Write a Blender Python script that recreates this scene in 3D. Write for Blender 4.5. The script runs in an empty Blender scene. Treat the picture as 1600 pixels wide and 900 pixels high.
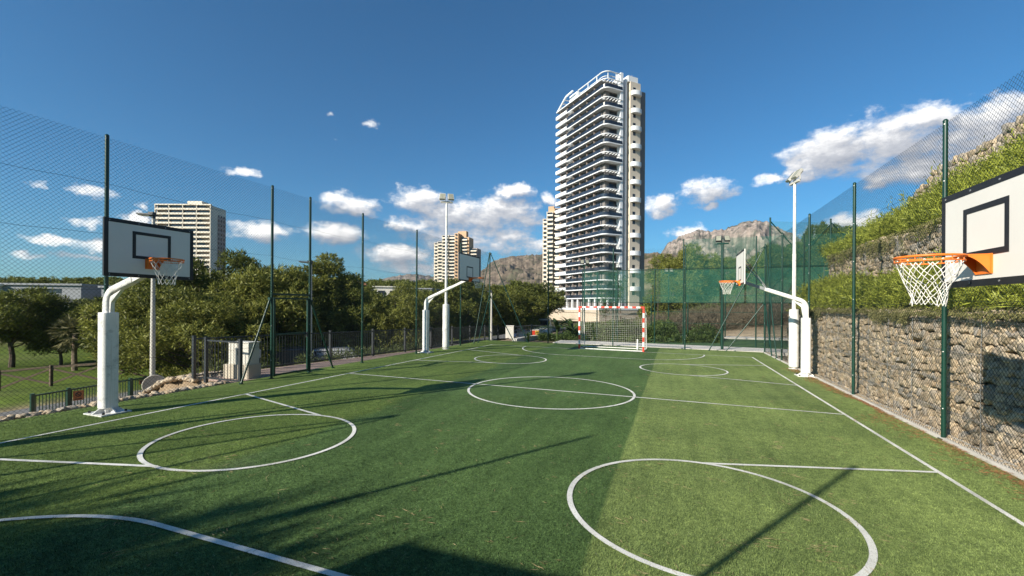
import bpy, math, random
import numpy as np
from mathutils import Vector, Matrix
R = math.radians
random.seed(7); rng = np.random.default_rng(7)
SC = bpy.context.scene
COL = SC.collection
YAW = 0.3512; CY, SY = math.cos(YAW), math.sin(YAW)
SLOPE = 0.0096
def gz(x, y): return -SLOPE*(x*CY+y*SY)                 # the court drains gently to one side
def cf(r, d): return (r*CY-d*SY, r*SY+d*CY)              # right / forward metres -> world X, Y

# ------------------------------------------------------------------ noise
def _hash(ix, iy, s):
    n = (ix.astype(np.int64)*374761393 + iy.astype(np.int64)*668265263 + s*1442695041) & 0x7fffffff
    n = ((n ^ (n >> 13))*1274126177) & 0x7fffffff
    return ((n ^ (n >> 16)) & 0xffff)/65535.0
def vnoise(x, y, s=0):
    x = np.asarray(x, float); y = np.asarray(y, float)
    ix = np.floor(x); iy = np.floor(y); fx = x-ix; fy = y-iy
    fx = fx*fx*(3-2*fx); fy = fy*fy*(3-2*fy)
    a = _hash(ix, iy, s); b = _hash(ix+1, iy, s); c = _hash(ix, iy+1, s); d = _hash(ix+1, iy+1, s)
    return (a*(1-fx)+b*fx)*(1-fy)+(c*(1-fx)+d*fx)*fy
def fbm(x, y, o=4, s=0):
    t = 0; a = .5; n = 0
    for i in range(o):
        t = t+a*vnoise(np.asarray(x)*2**i, np.asarray(y)*2**i, s+i*17); n += a; a *= .5
    return t/n
def smooth(a, b, x):
    t = np.clip((x-a)/(b-a), 0, 1); return t*t*(3-2*t)

# ------------------------------------------------------------------ materials
def new_mat(name):
    m = bpy.data.materials.new(name); m.use_nodes = True
    nt = m.node_tree; b = nt.nodes['Principled BSDF']
    return m, nt, b
def N(nt, t, **k):
    n = nt.nodes.new(t)
    for a, v in k.items():
        if a in ('op',): n.operation = v
        else: setattr(n, a, v)
    return n
def L(nt, a, b): nt.links.new(a, b)
def ramp(nt, stops, interp='LINEAR'):
    n = nt.nodes.new('ShaderNodeValToRGB'); cr = n.color_ramp; cr.interpolation = interp
    while len(cr.elements) < len(stops): cr.elements.new(.5)
    for e, (p, c) in zip(cr.elements, stops):
        e.position = p; e.color = (*c, 1) if len(c) == 3 else c
    return n
def noise(nt, scale, detail=4, rough=.55, vec=None):
    n = nt.nodes.new('ShaderNodeTexNoise'); n.inputs['Scale'].default_value = scale
    n.inputs['Detail'].default_value = detail; n.inputs['Roughness'].default_value = rough
    if vec is not None: L(nt, vec, n.inputs['Vector'])
    return n
def mixc(nt, fac, a, b, mode='MIX'):
    n = nt.nodes.new('ShaderNodeMix'); n.data_type = 'RGBA'; n.blend_type = mode
    for s, v in ((n.inputs[0], fac), (n.inputs[6], a), (n.inputs[7], b)):
        if isinstance(v, (int, float)): s.default_value = v
        elif isinstance(v, (tuple, list)): s.default_value = (*v, 1)
        else: L(nt, v, s)
    return n.outputs[2]
def math_n(nt, op, a, b=None):
    n = nt.nodes.new('ShaderNodeMath'); n.operation = op
    for i, v in enumerate((a, b)):
        if v is None: continue
        if isinstance(v, (int, float)): n.inputs[i].default_value = v
        else: L(nt, v, n.inputs[i])
    return n.outputs[0]
def bump(nt, b, h, strength, dist=.01):
    n = nt.nodes.new('ShaderNodeBump'); n.inputs['Strength'].default_value = strength
    n.inputs['Distance'].default_value = dist; L(nt, h, n.inputs['Height']); L(nt, n.outputs[0], b.inputs['Normal'])
def objco(nt): return nt.nodes.new('ShaderNodeTexCoord').outputs['Object']
def mat(name, col, rough=.6, var=.12, scale=6., metal=0., bmp=0., bscale=40., spec=.5):
    m, nt, b = new_mat(name)
    co = objco(nt)
    n = noise(nt, scale, 5, .6, co)
    lo = tuple(c*(1-var) for c in col); hi = tuple(min(1, c*(1+var)) for c in col)
    r = ramp(nt, [(.3, lo), (.7, hi)]); L(nt, n.outputs[0], r.inputs[0]); L(nt, r.outputs[0], b.inputs['Base Color'])
    b.inputs['Roughness'].default_value = rough; b.inputs['Metallic'].default_value = metal
    b.inputs['Specular IOR Level'].default_value = spec
    if bmp:
        n2 = noise(nt, bscale, 4, .6, co); bump(nt, b, n2.outputs[0], bmp, .01)
    return m
def leaf_mat(name, dark, light, trans=.25, rough=.55, big=.5):
    """leaves: every leaf its own shade, plus clump to clump variation"""
    m, nt, b = new_mat(name)
    g = N(nt, 'ShaderNodeNewGeometry'); oi = N(nt, 'ShaderNodeObjectInfo')
    co = objco(nt); n = noise(nt, big, 3, .6, co)
    f = math_n(nt, 'ADD', math_n(nt, 'MULTIPLY', g.outputs['Random Per Island'], .5), math_n(nt, 'MULTIPLY', n.outputs[0], .75))
    f = math_n(nt, 'ADD', f, math_n(nt, 'MULTIPLY', oi.outputs['Random'], .16))
    r = ramp(nt, [(.32, dark), (.95, light)]); L(nt, f, r.inputs[0]); L(nt, r.outputs[0], b.inputs['Base Color'])
    b.inputs['Roughness'].default_value = rough; b.inputs['Specular IOR Level'].default_value = .25
    t = N(nt, 'ShaderNodeBsdfTranslucent'); L(nt, r.outputs[0], t.inputs[0])
    mx = N(nt, 'ShaderNodeMixShader'); mx.inputs[0].default_value = trans
    L(nt, b.outputs[0], mx.inputs[1]); L(nt, t.outputs[0], mx.inputs[2])
    L(nt, mx.outputs[0], nt.nodes['Material Output'].inputs[0])
    return m
M = {}
def scuffed(name, col, rough):
    m, nt, b = new_mat(name); co = objco(nt); n = noise(nt, 5, 7, .75, co); r = ramp(nt, [(.34, tuple(c*.62 for c in col)), (.47, tuple(c*.95 for c in col)), (.7, col)]); L(nt, n.outputs[0], r.inputs[0])
    mp_ = N(nt, 'ShaderNodeMapping'); mp_.inputs['Scale'].default_value = (30, 30, 1.2); L(nt, co, mp_.inputs[0]); n2 = noise(nt, 1, 3, .6, mp_.outputs[0]); r2 = ramp(nt, [(.3, (.82, .80, .76)), (.5, (1, 1, 1))]); L(nt, n2.outputs[0], r2.inputs[0])
    L(nt, mixc(nt, .8, r.outputs[0], mixc(nt, 1., r.outputs[0], r2.outputs[0], 'MULTIPLY')), b.inputs['Base Color']); b.inputs['Roughness'].default_value = rough; bump(nt, b, noise(nt, 9, 3, .6, co).outputs[0], .15, .01); return m
M['white_paint'] = scuffed('white_paint', (.76, .755, .73), .38)
M['white_pad'] = scuffed('white_pad', (.78, .775, .75), .5)
def line_material():
    m, nt, b = new_mat('line_paint'); co = objco(nt)
    n = noise(nt, 130, 3, .7, co); r = ramp(nt, [(.36, (0, 0, 0)), (.46, (1, 1, 1))]); L(nt, n.outputs[0], r.inputs[0])
    n2 = noise(nt, 1.3, 5, .65, co); r2 = ramp(nt, [(.35, (.50, .50, .46)), (.6, (.76, .75, .71))]); L(nt, n2.outputs[0], r2.inputs[0])
    c = mixc(nt, math_n(nt, 'MULTIPLY', math_n(nt, 'SUBTRACT', 1., r.outputs[0]), .6), r2.outputs[0], (.16, .20, .10)); L(nt, c, b.inputs['Base Color']); b.inputs['Roughness'].default_value = .9
    bump(nt, b, noise(nt, 150, 3, .7, co).outputs[0], .5, .01); return m
M['line_paint'] = line_material()
M['board_white'] = mat('board_white', (.78, .75, .70), .4, .035, 2)
M['black_paint'] = mat('black_paint', (.012, .013, .016), .45, .2, 5)
M['orange'] = mat('orange', (.80, .19, .02), .4, .08, 8)
M['rope'] = mat('rope', (.72, .70, .65), .85, .1, 30)
M['green_steel'] = mat('green_steel', (.0035, .036, .024), .38, .2, 5)
M['green_wire'] = mat('green_wire', (.006, .018, .017), .5, .2, 5)
M['galv'] = mat('galv', (.30, .31, .32), .45, .2, 6, metal=.4)
M['lamp_glass'] = mat('lamp_glass', (.28, .28, .22), .2, .15, 9)
M['dark_grey'] = mat('dark_grey', (.035, .04, .045), .45, .2, 5)
M['railing'] = mat('railing', (.022, .026, .032), .45, .2, 5)
M['red_paint'] = mat('red_paint', (.62, .045, .02), .4, .1, 7)
M['concrete'] = mat('concrete', (.42, .39, .35), .9, .16, 2.5, bmp=.3, bscale=30)
M['pale_concrete'] = mat('pale_concrete', (.56, .53, .48), .9, .12, 2.5, bmp=.3, bscale=30)
M['cabinet'] = mat('cabinet', (.60, .58, .52), .6, .08, 4)
M['cabinet_base'] = mat('cabinet_base', (.46, .41, .33), .85, .12, 6)
M['paving'] = mat('paving', (.30, .215, .18), .9, .2, 1.6, bmp=.3, bscale=25)
M['asphalt'] = mat('asphalt', (.15, .145, .14), .9, .2, 1.2, bmp=.3, bscale=40)
M['wood'] = mat('wood', (.10, .07, .045), .85, .3, 7)
M['pole_grey'] = mat('pole_grey', (.50, .48, .43), .5, .1, 6)
M['sign_orange'] = mat('sign_orange', (.34, .12, .04), .5, .15, 9)
M['sign_white'] = mat('sign_white', (.62, .60, .56), .5, .1, 9)
M['bark'] = mat('bark', (.085, .062, .045), .95, .4, 5, bmp=.8, bscale=14)
M['palm_bark'] = mat('palm_bark', (.16, .12, .085), .95, .35, 6, bmp=.8, bscale=14)
M['tower_white'] = mat('tower_white', (.74, .755, .77), .6, .07, .2)
M['tower_shade_grey'] = mat('tower_shade_grey', (.19, .175, .165), .7, .1, .2)  # darkened so the colour carries the shade of balcony recesses and side wing
M['tower_beige'] = mat('tower_beige', (.60, .52, .42), .75, .08, .3)
M['tower_tan'] = mat('tower_tan', (.48, .40, .31), .75, .12, .25)
M['tower_cream'] = mat('tower_cream', (.74, .67, .55), .75, .08, .2)
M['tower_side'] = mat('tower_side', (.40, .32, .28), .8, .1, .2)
M['tower_orange'] = mat('tower_orange', (.50, .33, .20), .8, .12, .2)
M['roof_tile'] = mat('roof_tile', (.30, .13, .07), .85, .2, 2)
M['house_white'] = mat('house_white', (.66, .62, .55), .8, .08, .4)
M['house_grey'] = mat('house_grey', (.24, .25, .27), .8, .08, .4)  # dark bluish tone also paints in the shade on the villa walls
def glass(name, col, rough=.08):
    m, nt, b = new_mat(name)
    n = noise(nt, .35, 2, .5, objco(nt)); r = ramp(nt, [(.35, tuple(c*.6 for c in col)), (.65, tuple(c*1.5 for c in col))])
    L(nt, n.outputs[0], r.inputs[0]); L(nt, r.outputs[0], b.inputs['Base Color']); b.inputs['Roughness'].default_value = rough
    return m
M['dark_glass'] = glass('dark_glass', (.022, .028, .038))
M['rail_glass'] = glass('rail_glass', (.022, .030, .046), .14)
M['car_blue'] = mat('car_blue', (.04, .07, .15), .25, .1, 3)
M['car_dark'] = mat('car_dark', (.04, .045, .055), .25, .1, 3)
M['car_white'] = mat('car_white', (.7, .7, .7), .25, .05, 3)
M['car_silver'] = mat('car_silver', (.4, .41, .43), .25, .05, 3)
M['tyre'] = mat('tyre', (.02, .02, .02), .9, .2, 9)
M['pine_leaf'] = leaf_mat('pine_leaf', (.024, .038, .008), (.195, .215, .042), .3)
M['pine_leaf_pale'] = leaf_mat('pine_leaf_pale', (.034, .050, .010), (.255, .262, .052), .3)
M['scrub_leaf'] = leaf_mat('scrub_leaf', (.03, .05, .018), (.13, .16, .05), .2)
M['hedge_leaf'] = leaf_mat('hedge_leaf', (.038, .066, .012), (.42, .46, .075), .3, .45, .9)
M['creeper_leaf'] = leaf_mat('creeper_leaf', (.09, .090, .035), (.28, .265, .11), .2, .7, 2)
M['brush_twig'] = leaf_mat('brush_twig', (.05, .042, .028), (.20, .165, .115), .1, .8, .6)
M['palm_leaf'] = leaf_mat('palm_leaf', (.05, .055, .02), (.22, .20, .09), .2, .6, 1)
M['garden_leaf'] = leaf_mat('garden_leaf', (.02, .045, .012), (.12, .17, .045), .25, .5, 2)
M['needle'] = leaf_mat('needle', (.16, .11, .05), (.42, .33, .19), .1, .8, 3)
M['rust_needle'] = leaf_mat('rust_needle', (.13, .06, .03), (.30, .15, .07), .1, .8, 3)

def turf_material():
    m, nt, b = new_mat('artificial_turf')
    co = objco(nt); sx = N(nt, 'ShaderNodeSeparateXYZ'); L(nt, co, sx.inputs[0])
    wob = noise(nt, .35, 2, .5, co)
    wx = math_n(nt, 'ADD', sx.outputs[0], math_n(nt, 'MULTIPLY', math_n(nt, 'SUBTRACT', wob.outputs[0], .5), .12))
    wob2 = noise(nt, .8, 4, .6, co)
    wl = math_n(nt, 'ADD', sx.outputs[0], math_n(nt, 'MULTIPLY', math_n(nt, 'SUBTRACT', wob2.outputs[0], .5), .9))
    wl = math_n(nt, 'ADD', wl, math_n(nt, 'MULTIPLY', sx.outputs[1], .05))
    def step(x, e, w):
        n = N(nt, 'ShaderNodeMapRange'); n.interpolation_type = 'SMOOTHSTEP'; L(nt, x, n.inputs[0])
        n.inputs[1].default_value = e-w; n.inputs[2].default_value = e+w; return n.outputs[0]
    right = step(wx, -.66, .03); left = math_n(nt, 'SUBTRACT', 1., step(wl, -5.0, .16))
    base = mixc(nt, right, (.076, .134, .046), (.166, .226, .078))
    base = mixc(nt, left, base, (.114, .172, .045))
    # mottling, wear and blades
    n1 = noise(nt, .55, 5, .6, co); r1 = ramp(nt, [(.32, (.78, .80, .80)), (.68, (1.2, 1.16, 1.12))]); L(nt, n1.outputs[0], r1.inputs[0])
    base = mixc(nt, 1., base, r1.outputs[0], 'MULTIPLY')
    ms = N(nt, 'ShaderNodeMapping'); ms.inputs['Scale'].default_value = (2.6, .16, 1); L(nt, co, ms.inputs[0])
    n0 = noise(nt, 1.4, 4, .6, ms.outputs[0]); r0 = ramp(nt, [(.35, (.87, .88, .87)), (.65, (1.12, 1.11, 1.1))]); L(nt, n0.outputs[0], r0.inputs[0]); base = mixc(nt, 1., base, r0.outputs[0], 'MULTIPLY')
    n2 = noise(nt, 9, 6, .75, co); r2 = ramp(nt, [(.28, (.62, .66, .62)), (.72, (1.38, 1.34, 1.3))]); L(nt, n2.outputs[0], r2.inputs[0])
    base = mixc(nt, 1., base, r2.outputs[0], 'MULTIPLY')
    n6 = noise(nt, 34, 3, .75, co); r6 = ramp(nt, [(.30, (.55, .58, .55)), (.52, (1., 1., 1.)), (.72, (1.5, 1.46, 1.4))]); L(nt, n6.outputs[0], r6.inputs[0]); base = mixc(nt, 1., base, r6.outputs[0], 'MULTIPLY')
    n3 = noise(nt, 95, 3, .7, co); r3 = ramp(nt, [(.30, (.35, .38, .35)), (.52, (1., 1., 1.)), (.75, (2.1, 2.0, 1.9))]); L(nt, n3.outputs[0], r3.inputs[0])
    base = mixc(nt, .85, base, mixc(nt, 1., base, r3.outputs[0], 'MULTIPLY'))
    # bleached scuffs and sand
    n4 = noise(nt, .42, 6, .7, co); r4 = ramp(nt, [(.60, (0, 0, 0)), (.78, (1, 1, 1))]); L(nt, n4.outputs[0], r4.inputs[0])
    base = mixc(nt, math_n(nt, 'MULTIPLY', r4.outputs[0], .38), base, (.20, .20, .13))
    n5 = noise(nt, 60, 1, .5, co); r5 = ramp(nt, [(.735, (0, 0, 0)), (.76, (1, 1, 1))]); L(nt, n5.outputs[0], r5.inputs[0])
    base = mixc(nt, math_n(nt, 'MULTIPLY', r5.outputs[0], .55), base, (.42, .40, .30))
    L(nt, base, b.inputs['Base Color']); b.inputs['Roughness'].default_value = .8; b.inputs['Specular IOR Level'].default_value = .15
    nb = noise(nt, 120, 3, .7, co); bump(nt, b, nb.outputs[0], .45, .02)
    return m
M['turf'] = turf_material()

def stone_material():
    m, nt, b = new_mat('gabion_stone')
    g = N(nt, 'ShaderNodeNewGeometry'); co = objco(nt)
    r = ramp(nt, [(0, (.34, .275, .205)), (.2, (.50, .40, .285)), (.4, (.37, .33, .29)), (.6, (.57, .465, .335)), (.75, (.33, .31, .29)), (.88, (.46, .36, .255)), (1, (.63, .53, .40))])
    L(nt, g.outputs['Random Per Island'], r.inputs[0])
    n = noise(nt, 14, 5, .65, co); r2 = ramp(nt, [(.3, (.62, .6, .58)), (.7, (1.3, 1.28, 1.22))]); L(nt, n.outputs[0], r2.inputs[0])
    L(nt, mixc(nt, 1., r.outputs[0], r2.outputs[0], 'MULTIPLY'), b.inputs['Base Color'])
    b.inputs['Roughness'].default_value = .9; b.inputs['Specular IOR Level'].default_value = .2
    n3 = noise(nt, 35, 5, .65, co); bump(nt, b, n3.outputs[0], .7, .03)
    return m
M['stone'] = stone_material()
M['dark_fill'] = mat('dark_fill', (.27, .225, .17), .95, .4, 8)

def screen_material(name, col, alpha):
    m, nt, b = new_mat(name)
    b.inputs['Base Color'].default_value = (*col, 1); b.inputs['Roughness'].default_value = .7
    t = N(nt, 'ShaderNodeBsdfTransparent'); tl = N(nt, 'ShaderNodeBsdfTranslucent'); tl.inputs[0].default_value = (*col, 1)
    mx0 = N(nt, 'ShaderNodeMixShader'); mx0.inputs[0].default_value = .4; L(nt, b.outputs[0], mx0.inputs[1]); L(nt, tl.outputs[0], mx0.inputs[2])
    co = objco(nt); n = noise(nt, 1.6, 5, .7, co); mr = N(nt, 'ShaderNodeMapRange'); L(nt, n.outputs[0], mr.inputs[0])
    mr.inputs[1].default_value = .3; mr.inputs[2].default_value = .7; mr.inputs[3].default_value = alpha*.75; mr.inputs[4].default_value = alpha*1.25
    mx = N(nt, 'ShaderNodeMixShader'); L(nt, mr.outputs[0], mx.inputs[0]); L(nt, t.outputs[0], mx.inputs[1]); L(nt, mx0.outputs[0], mx.inputs[2])
    L(nt, mx.outputs[0], nt.nodes['Material Output'].inputs[0]); return m
M['screen_net'] = screen_material('screen_net', (.07, .30, .21), .205)
M['screen_light'] = screen_material('screen_light', (.07, .30, .21), .125)

def vcol_material(name, rough=.95, nscale=1.2, lo=.65, hi=1.35, big=.06, bmp=.5, bs=3.):
    m, nt, b = new_mat(name)
    a = N(nt, 'ShaderNodeVertexColor'); a.layer_name = 'Col'; co = objco(nt)
    n = noise(nt, nscale, 7, .7, co); r = ramp(nt, [(.3, (lo,)*3), (.7, (hi,)*3)]); L(nt, n.outputs[0], r.inputs[0])
    c = mixc(nt, 1., a.outputs[0], r.outputs[0], 'MULTIPLY')
    n2 = noise(nt, big, 5, .65, co); r2 = ramp(nt, [(.35, (.75, .78, .75)), (.65, (1.25, 1.2, 1.15))]); L(nt, n2.outputs[0], r2.inputs[0])
    L(nt, mixc(nt, 1., c, r2.outputs[0], 'MULTIPLY'), b.inputs['Base Color'])
    b.inputs['Roughness'].default_value = rough; b.inputs['Specular IOR Level'].default_value = .1
    nb = noise(nt, bs, 6, .7, co); bump(nt, b, nb.outputs[0], bmp, .3)
    return m
M['ground'] = vcol_material('ground', nscale=2.2, big=.08, bmp=.3, bs=9)
M['mountain'] = vcol_material('mountain', nscale=.035, big=.004, lo=.5, hi=1.5, bmp=.9, bs=.02)

# ------------------------------------------------------------------ mesh builder
class MB:
    def __init__(s): s.v = []; s.f = []
    def add(s, vs, fs):
        o = len(s.v); s.v += [tuple(v) for v in vs]; s.f += [tuple(i+o for i in f) for f in fs]; return s
    def box(s, c, size, rz=0., rot=None):
        hx, hy, hz = size[0]/2, size[1]/2, size[2]/2
        vs = [Vector((a*hx, b*hy, d*hz)) for d in (-1, 1) for a, b in ((-1, -1), (1, -1), (1, 1), (-1, 1))]
        m = rot if rot is not None else Matrix.Rotation(rz, 3, 'Z')
        return s.add([m @ v+Vector(c) for v in vs], [(3, 2, 1, 0), (4, 5, 6, 7), (0, 1, 5, 4), (1, 2, 6, 5), (2, 3, 7, 6), (3, 0, 4, 7)])
    def bar(s, p, q, w, h):
        """rectangular bar from p to q, w across, h up"""
        p = Vector(p); q = Vector(q); d = (q-p); ln = d.length; d /= ln
        up = Vector((0, 0, 1)) if abs(d.z) < .99 else Vector((1, 0, 0))
        sx = d.cross(up).normalized(); uz = sx.cross(d).normalized()
        rot = Matrix((sx, d, uz)).transposed()
        return s.box((p+q)/2, (w, ln, h), rot=rot)
    def ring(s, c, d, r, n, ph=0.):
        d = Vector(d).normalized(); up = Vector((0, 0, 1)) if abs(d.z) < .99 else Vector((1, 0, 0))
        a = d.cross(up).normalized(); b = d.cross(a).normalized()
        return [Vector(c)+r*(math.cos(t)*a+math.sin(t)*b) for t in [ph+2*math.pi*i/n for i in range(n)]]
    def tube(s, pts, r, n=8, cap=True, closed=False):
        pts = [Vector(p) for p in pts]; m = len(pts); o = len(s.v)
        rs = r if isinstance(r, (list, tuple)) else [r]*m
        prev = None
        for i, p in enumerate(pts):
            if closed: d = pts[(i+1) % m]-pts[i-1]
            else: d = pts[min(i+1, m-1)]-pts[max(i-1, 0)]
            d.normalize()
            if prev is None:
                up = Vector((0, 0, 1)) if abs(d.z) < .95 else Vector((1, 0, 0)); a = d.cross(up).normalized()
            else:
                a = (prev-d*prev.dot(d)); a = a.normalized() if a.length > 1e-6 else prev
            prev = a; b = d.cross(a)
            s.v += [tuple(p+rs[i]*(math.cos(t)*a+math.sin(t)*b)) for t in [2*math.pi*k/n for k in range(n)]]
        for i in range(m if closed else m-1):
            for k in range(n):
                j = (i+1) % m
                s.f.append((o+i*n+k, o+i*n+(k+1) % n, o+j*n+(k+1) % n, o+j*n+k))
        if cap and not closed:
            s.f.append(tuple(o+k for k in range(n))[::-1]); s.f.append(tuple(o+(m-1)*n+k for k in range(n)))
        return s
    def cyl(s, p, q, r0, r1=None, n=12): return s.tube([p, q], [r0, r0 if r1 is None else r1], n)
    def prism(s, poly, z0, z1):
        n = len(poly); o = len(s.v)
        s.v += [(x, y, z0) for x, y in poly]+[(x, y, z1) for x, y in poly]
        s.f.append(tuple(o+i for i in range(n))[::-1]); s.f.append(tuple(o+n+i for i in range(n)))
        for i in range(n): s.f.append((o+i, o+(i+1) % n, o+n+(i+1) % n, o+n+i))
        return s
    def build(s, name, m, parent=None, smooth_=False, bevel=0.):
        me = bpy.data.meshes.new(name); me.from_pydata(s.v, [], s.f); me.materials.append(m if not isinstance(m, str) else M[m])
        if smooth_:
            me.polygons.foreach_set('use_smooth', [True]*len(me.polygons))
            try: me.set_sharp_from_angle(angle=R(40))
            except Exception: pass
        me.update()
        o = bpy.data.objects.new(name, me); COL.objects.link(o)
        if parent is not None: o.parent = parent
        if bevel:
            b = o.modifiers.new('bevel', 'BEVEL'); b.width = bevel; b.segments = 2; b.limit_method = 'ANGLE'
        return o
def np_mesh(name, V, F, m, parent=None, cols=None, smooth_=False):
    V = np.asarray(V, np.float32); F = np.asarray(F, np.int32)
    me = bpy.data.meshes.new(name); me.vertices.add(len(V)); me.vertices.foreach_set('co', V.ravel())
    k = F.shape[1]; me.loops.add(F.size); me.loops.foreach_set('vertex_index', F.ravel())
    me.polygons.add(len(F)); me.polygons.foreach_set('loop_start', np.arange(0, F.size, k, dtype=np.int32))
    try: me.polygons.foreach_set('loop_total', np.full(len(F), k, np.int32))
    except Exception: pass
    if smooth_: me.polygons.foreach_set('use_smooth', np.ones(len(F), bool))
    me.update(calc_edges=True); me.validate()
    if cols is not None:
        a = me.color_attributes.new('Col', 'FLOAT_COLOR', 'POINT')
        a.data.foreach_set('color', np.concatenate([cols, np.ones((len(V), 1))], 1).astype(np.float32).ravel())
    me.materials.append(M[m] if isinstance(m, str) else m)
    o = bpy.data.objects.new(name, me); COL.objects.link(o)
    if parent is not None: o.parent = parent
    return o
def tag(o, label=None, cat=None, group=None, kind=None):
    if label: o['label'] = label
    if cat: o['category'] = cat
    if group: o['group'] = group
    if kind: o['kind'] = kind
    return o
def thing(name, label, cat, loc=(0, 0, 0), rz=0., group=None):
    o = bpy.data.objects.new(name, None); COL.objects.link(o); o.empty_display_size = .2
    o.location = loc; o.rotation_euler = (0, 0, rz); return tag(o, label, cat, group)
def copy_thing(root, loc, rz, label, group=None, sc=1.):
    r = root.copy(); COL.objects.link(r); r.location = loc; r.rotation_euler = (0, 0, rz); r.scale = (sc, sc, sc) if isinstance(sc, (int, float)) else sc
    r['label'] = label
    if group: r['group'] = group
    for ch in list(root.children):
        c = ch.copy(); COL.objects.link(c); c.parent = r
        for g in list(ch.children):
            d = g.copy(); COL.objects.link(d); d.parent = c
    return r

# ================================================================== SETTING
def terr(X, Y):
    X = np.asarray(X, float); Y = np.asarray(Y, float)
    r = X*CY+Y*SY; d = -X*SY+Y*CY; rad = np.hypot(X, Y)
    flat = -SLOPE*np.clip(r, -14, 14)-.14
    # left: the path sinks slowly, then the bank drops to the road and the lawn
    z = flat-.022*np.clip(Y-9, 0, 40)*smooth(-10.3, -11.4, X)
    edge = np.where(Y < 8.2, -10.75, -12.75); wid = np.where(Y < 8.2, 2.6, 3.5)
    dl = (edge-X)
    drop = -1.25*smooth(0, 1, dl/wid)-1.75*smooth(8.5, 26, dl)
    z = z+drop
    # beyond the far kerb, road side
    z = z-1.0*smooth(27.5, 40, Y)*smooth(-3., -6., X)*smooth(-12.7, -9.5, X)
    # wooded rise to the left and ahead
    rise = (12*smooth(75, 260, d)+2.2*smooth(62, 95, d))*smooth(14, -30, r)+10*smooth(300, 800, rad)
    z = z+rise+1.5*(fbm(X*.02, Y*.02, 3, 5)-.5)*smooth(40, 90, rad)
    # right: terraces and the hillside
    hr = smooth(4.5, 4.9, X)*2.05+smooth(5.5, 6.0, X)*1.9+smooth(7.1, 8.2, X)*1.6*smooth(19, 13, Y)
    hr = hr*smooth(21.5, 19.5, Y)
    far = smooth(30, 75, Y)*smooth(-4, 12, X)*5.+smooth(9, 40, X)*7.+smooth(70, 220, Y)*smooth(0, 60, X)*16
    z = z+hr+far*(.85+.3*fbm(X*.1, Y*.1, 3, 9))
    return z
def build_ground():
    na = 420; rr = np.concatenate([[0.], np.geomspace(2.2, 10200, 190)])
    a = np.linspace(0, 2*math.pi, na, endpoint=False)
    RR, A = np.meshgrid(rr, a, indexing='ij'); X = RR*np.cos(A); Y = RR*np.sin(A); Z = terr(X, Y)
    V = np.stack([X, Y, Z], -1).reshape(-1, 3)
    i = np.arange(len(rr)-1)[:, None]; k = np.arange(na)[None, :]; k2 = (k+1) % na
    F = np.stack([i*na+k+0*k, (i+1)*na+k, (i+1)*na+k2, i*na+k2], -1).reshape(-1, 4)
    x, y = V[:, 0], V[:, 1]; r = x*CY+y*SY; d = -x*SY+y*CY; rad = np.hypot(x, y)
    dirt = np.array([.24, .185, .13]); lawn = np.array([.085, .125, .022]); scrub = np.array([.10, .095, .05]); sand = np.array([.42, .34, .24])
    c = np.tile(dirt, (len(V), 1))
    w = (smooth(-18.5, -20.5, x)*smooth(120, 80, rad))[:, None]; c = c*(1-w)+lawn*w
    w = (smooth(-13.8, -14.8, x)*smooth(9, 12, y)*smooth(26, 22, y))[:, None]*.7; c = c*(1-w)+lawn*w
    w = (smooth(0, .2, fbm(x*.12, y*.12, 4, 3)-.52)*smooth(-20, -26, x)*smooth(-70, -40, x))[:, None]*.5; c = c*(1-w)+dirt*w
    w = smooth(75, 120, rad)[:, None]; c = c*(1-w)+scrub*w
    w = (smooth(6, 12, x)*smooth(24, 30, y))[:, None]; c = c*(1-w)+(dirt*.8)*w
    w = (smooth(26.5, 27.5, y)*smooth(48, 40, y)*smooth(-9, -7, x)*smooth(3, 0, x))[:, None]; c = c*(1-w)+np.array([.06, .075, .03])*w
    w = (smooth(33, 36, y)*smooth(2.5, 5, x)*smooth(42, 37, y))[:, None]; c = c*(1-w)+sand*w
    o = np_mesh('ground', V, F, 'ground', cols=c, smooth_=True); o['kind'] = 'structure'
build_ground()
def sheet(name, pts_fn, nu, nv, m, kind='structure', lift=.0):
    V = []; F = []
    for i in range(nu+1):
        for j in range(nv+1):
            x, y, z = pts_fn(i/nu, j/nv); V.append((x, y, z+lift))
    for i in range(nu):
        for j in range(nv): F.append((i*(nv+1)+j, (i+1)*(nv+1)+j, (i+1)*(nv+1)+j+1, i*(nv+1)+j+1))
    o = np_mesh(name, V, F, m); o['kind'] = kind; return o
# turf slab
def turf_slab():
    b = MB(); P = [(-10.42, -2.0), (4.06, -2.0), (4.06, 24.05), (-10.42, 24.05)]
    n = 4; o = [(x, y, gz(x, y)) for x, y in P]+[(x, y, gz(x, y)-.10) for x, y in P]
    b.add(o, [(0, 1, 2, 3), (7, 6, 5, 4)]+[(i, i+4, (i+1) % 4+4, (i+1) % 4) for i in range(4)])
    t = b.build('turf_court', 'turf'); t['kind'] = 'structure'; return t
TURF = turf_slab()
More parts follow.
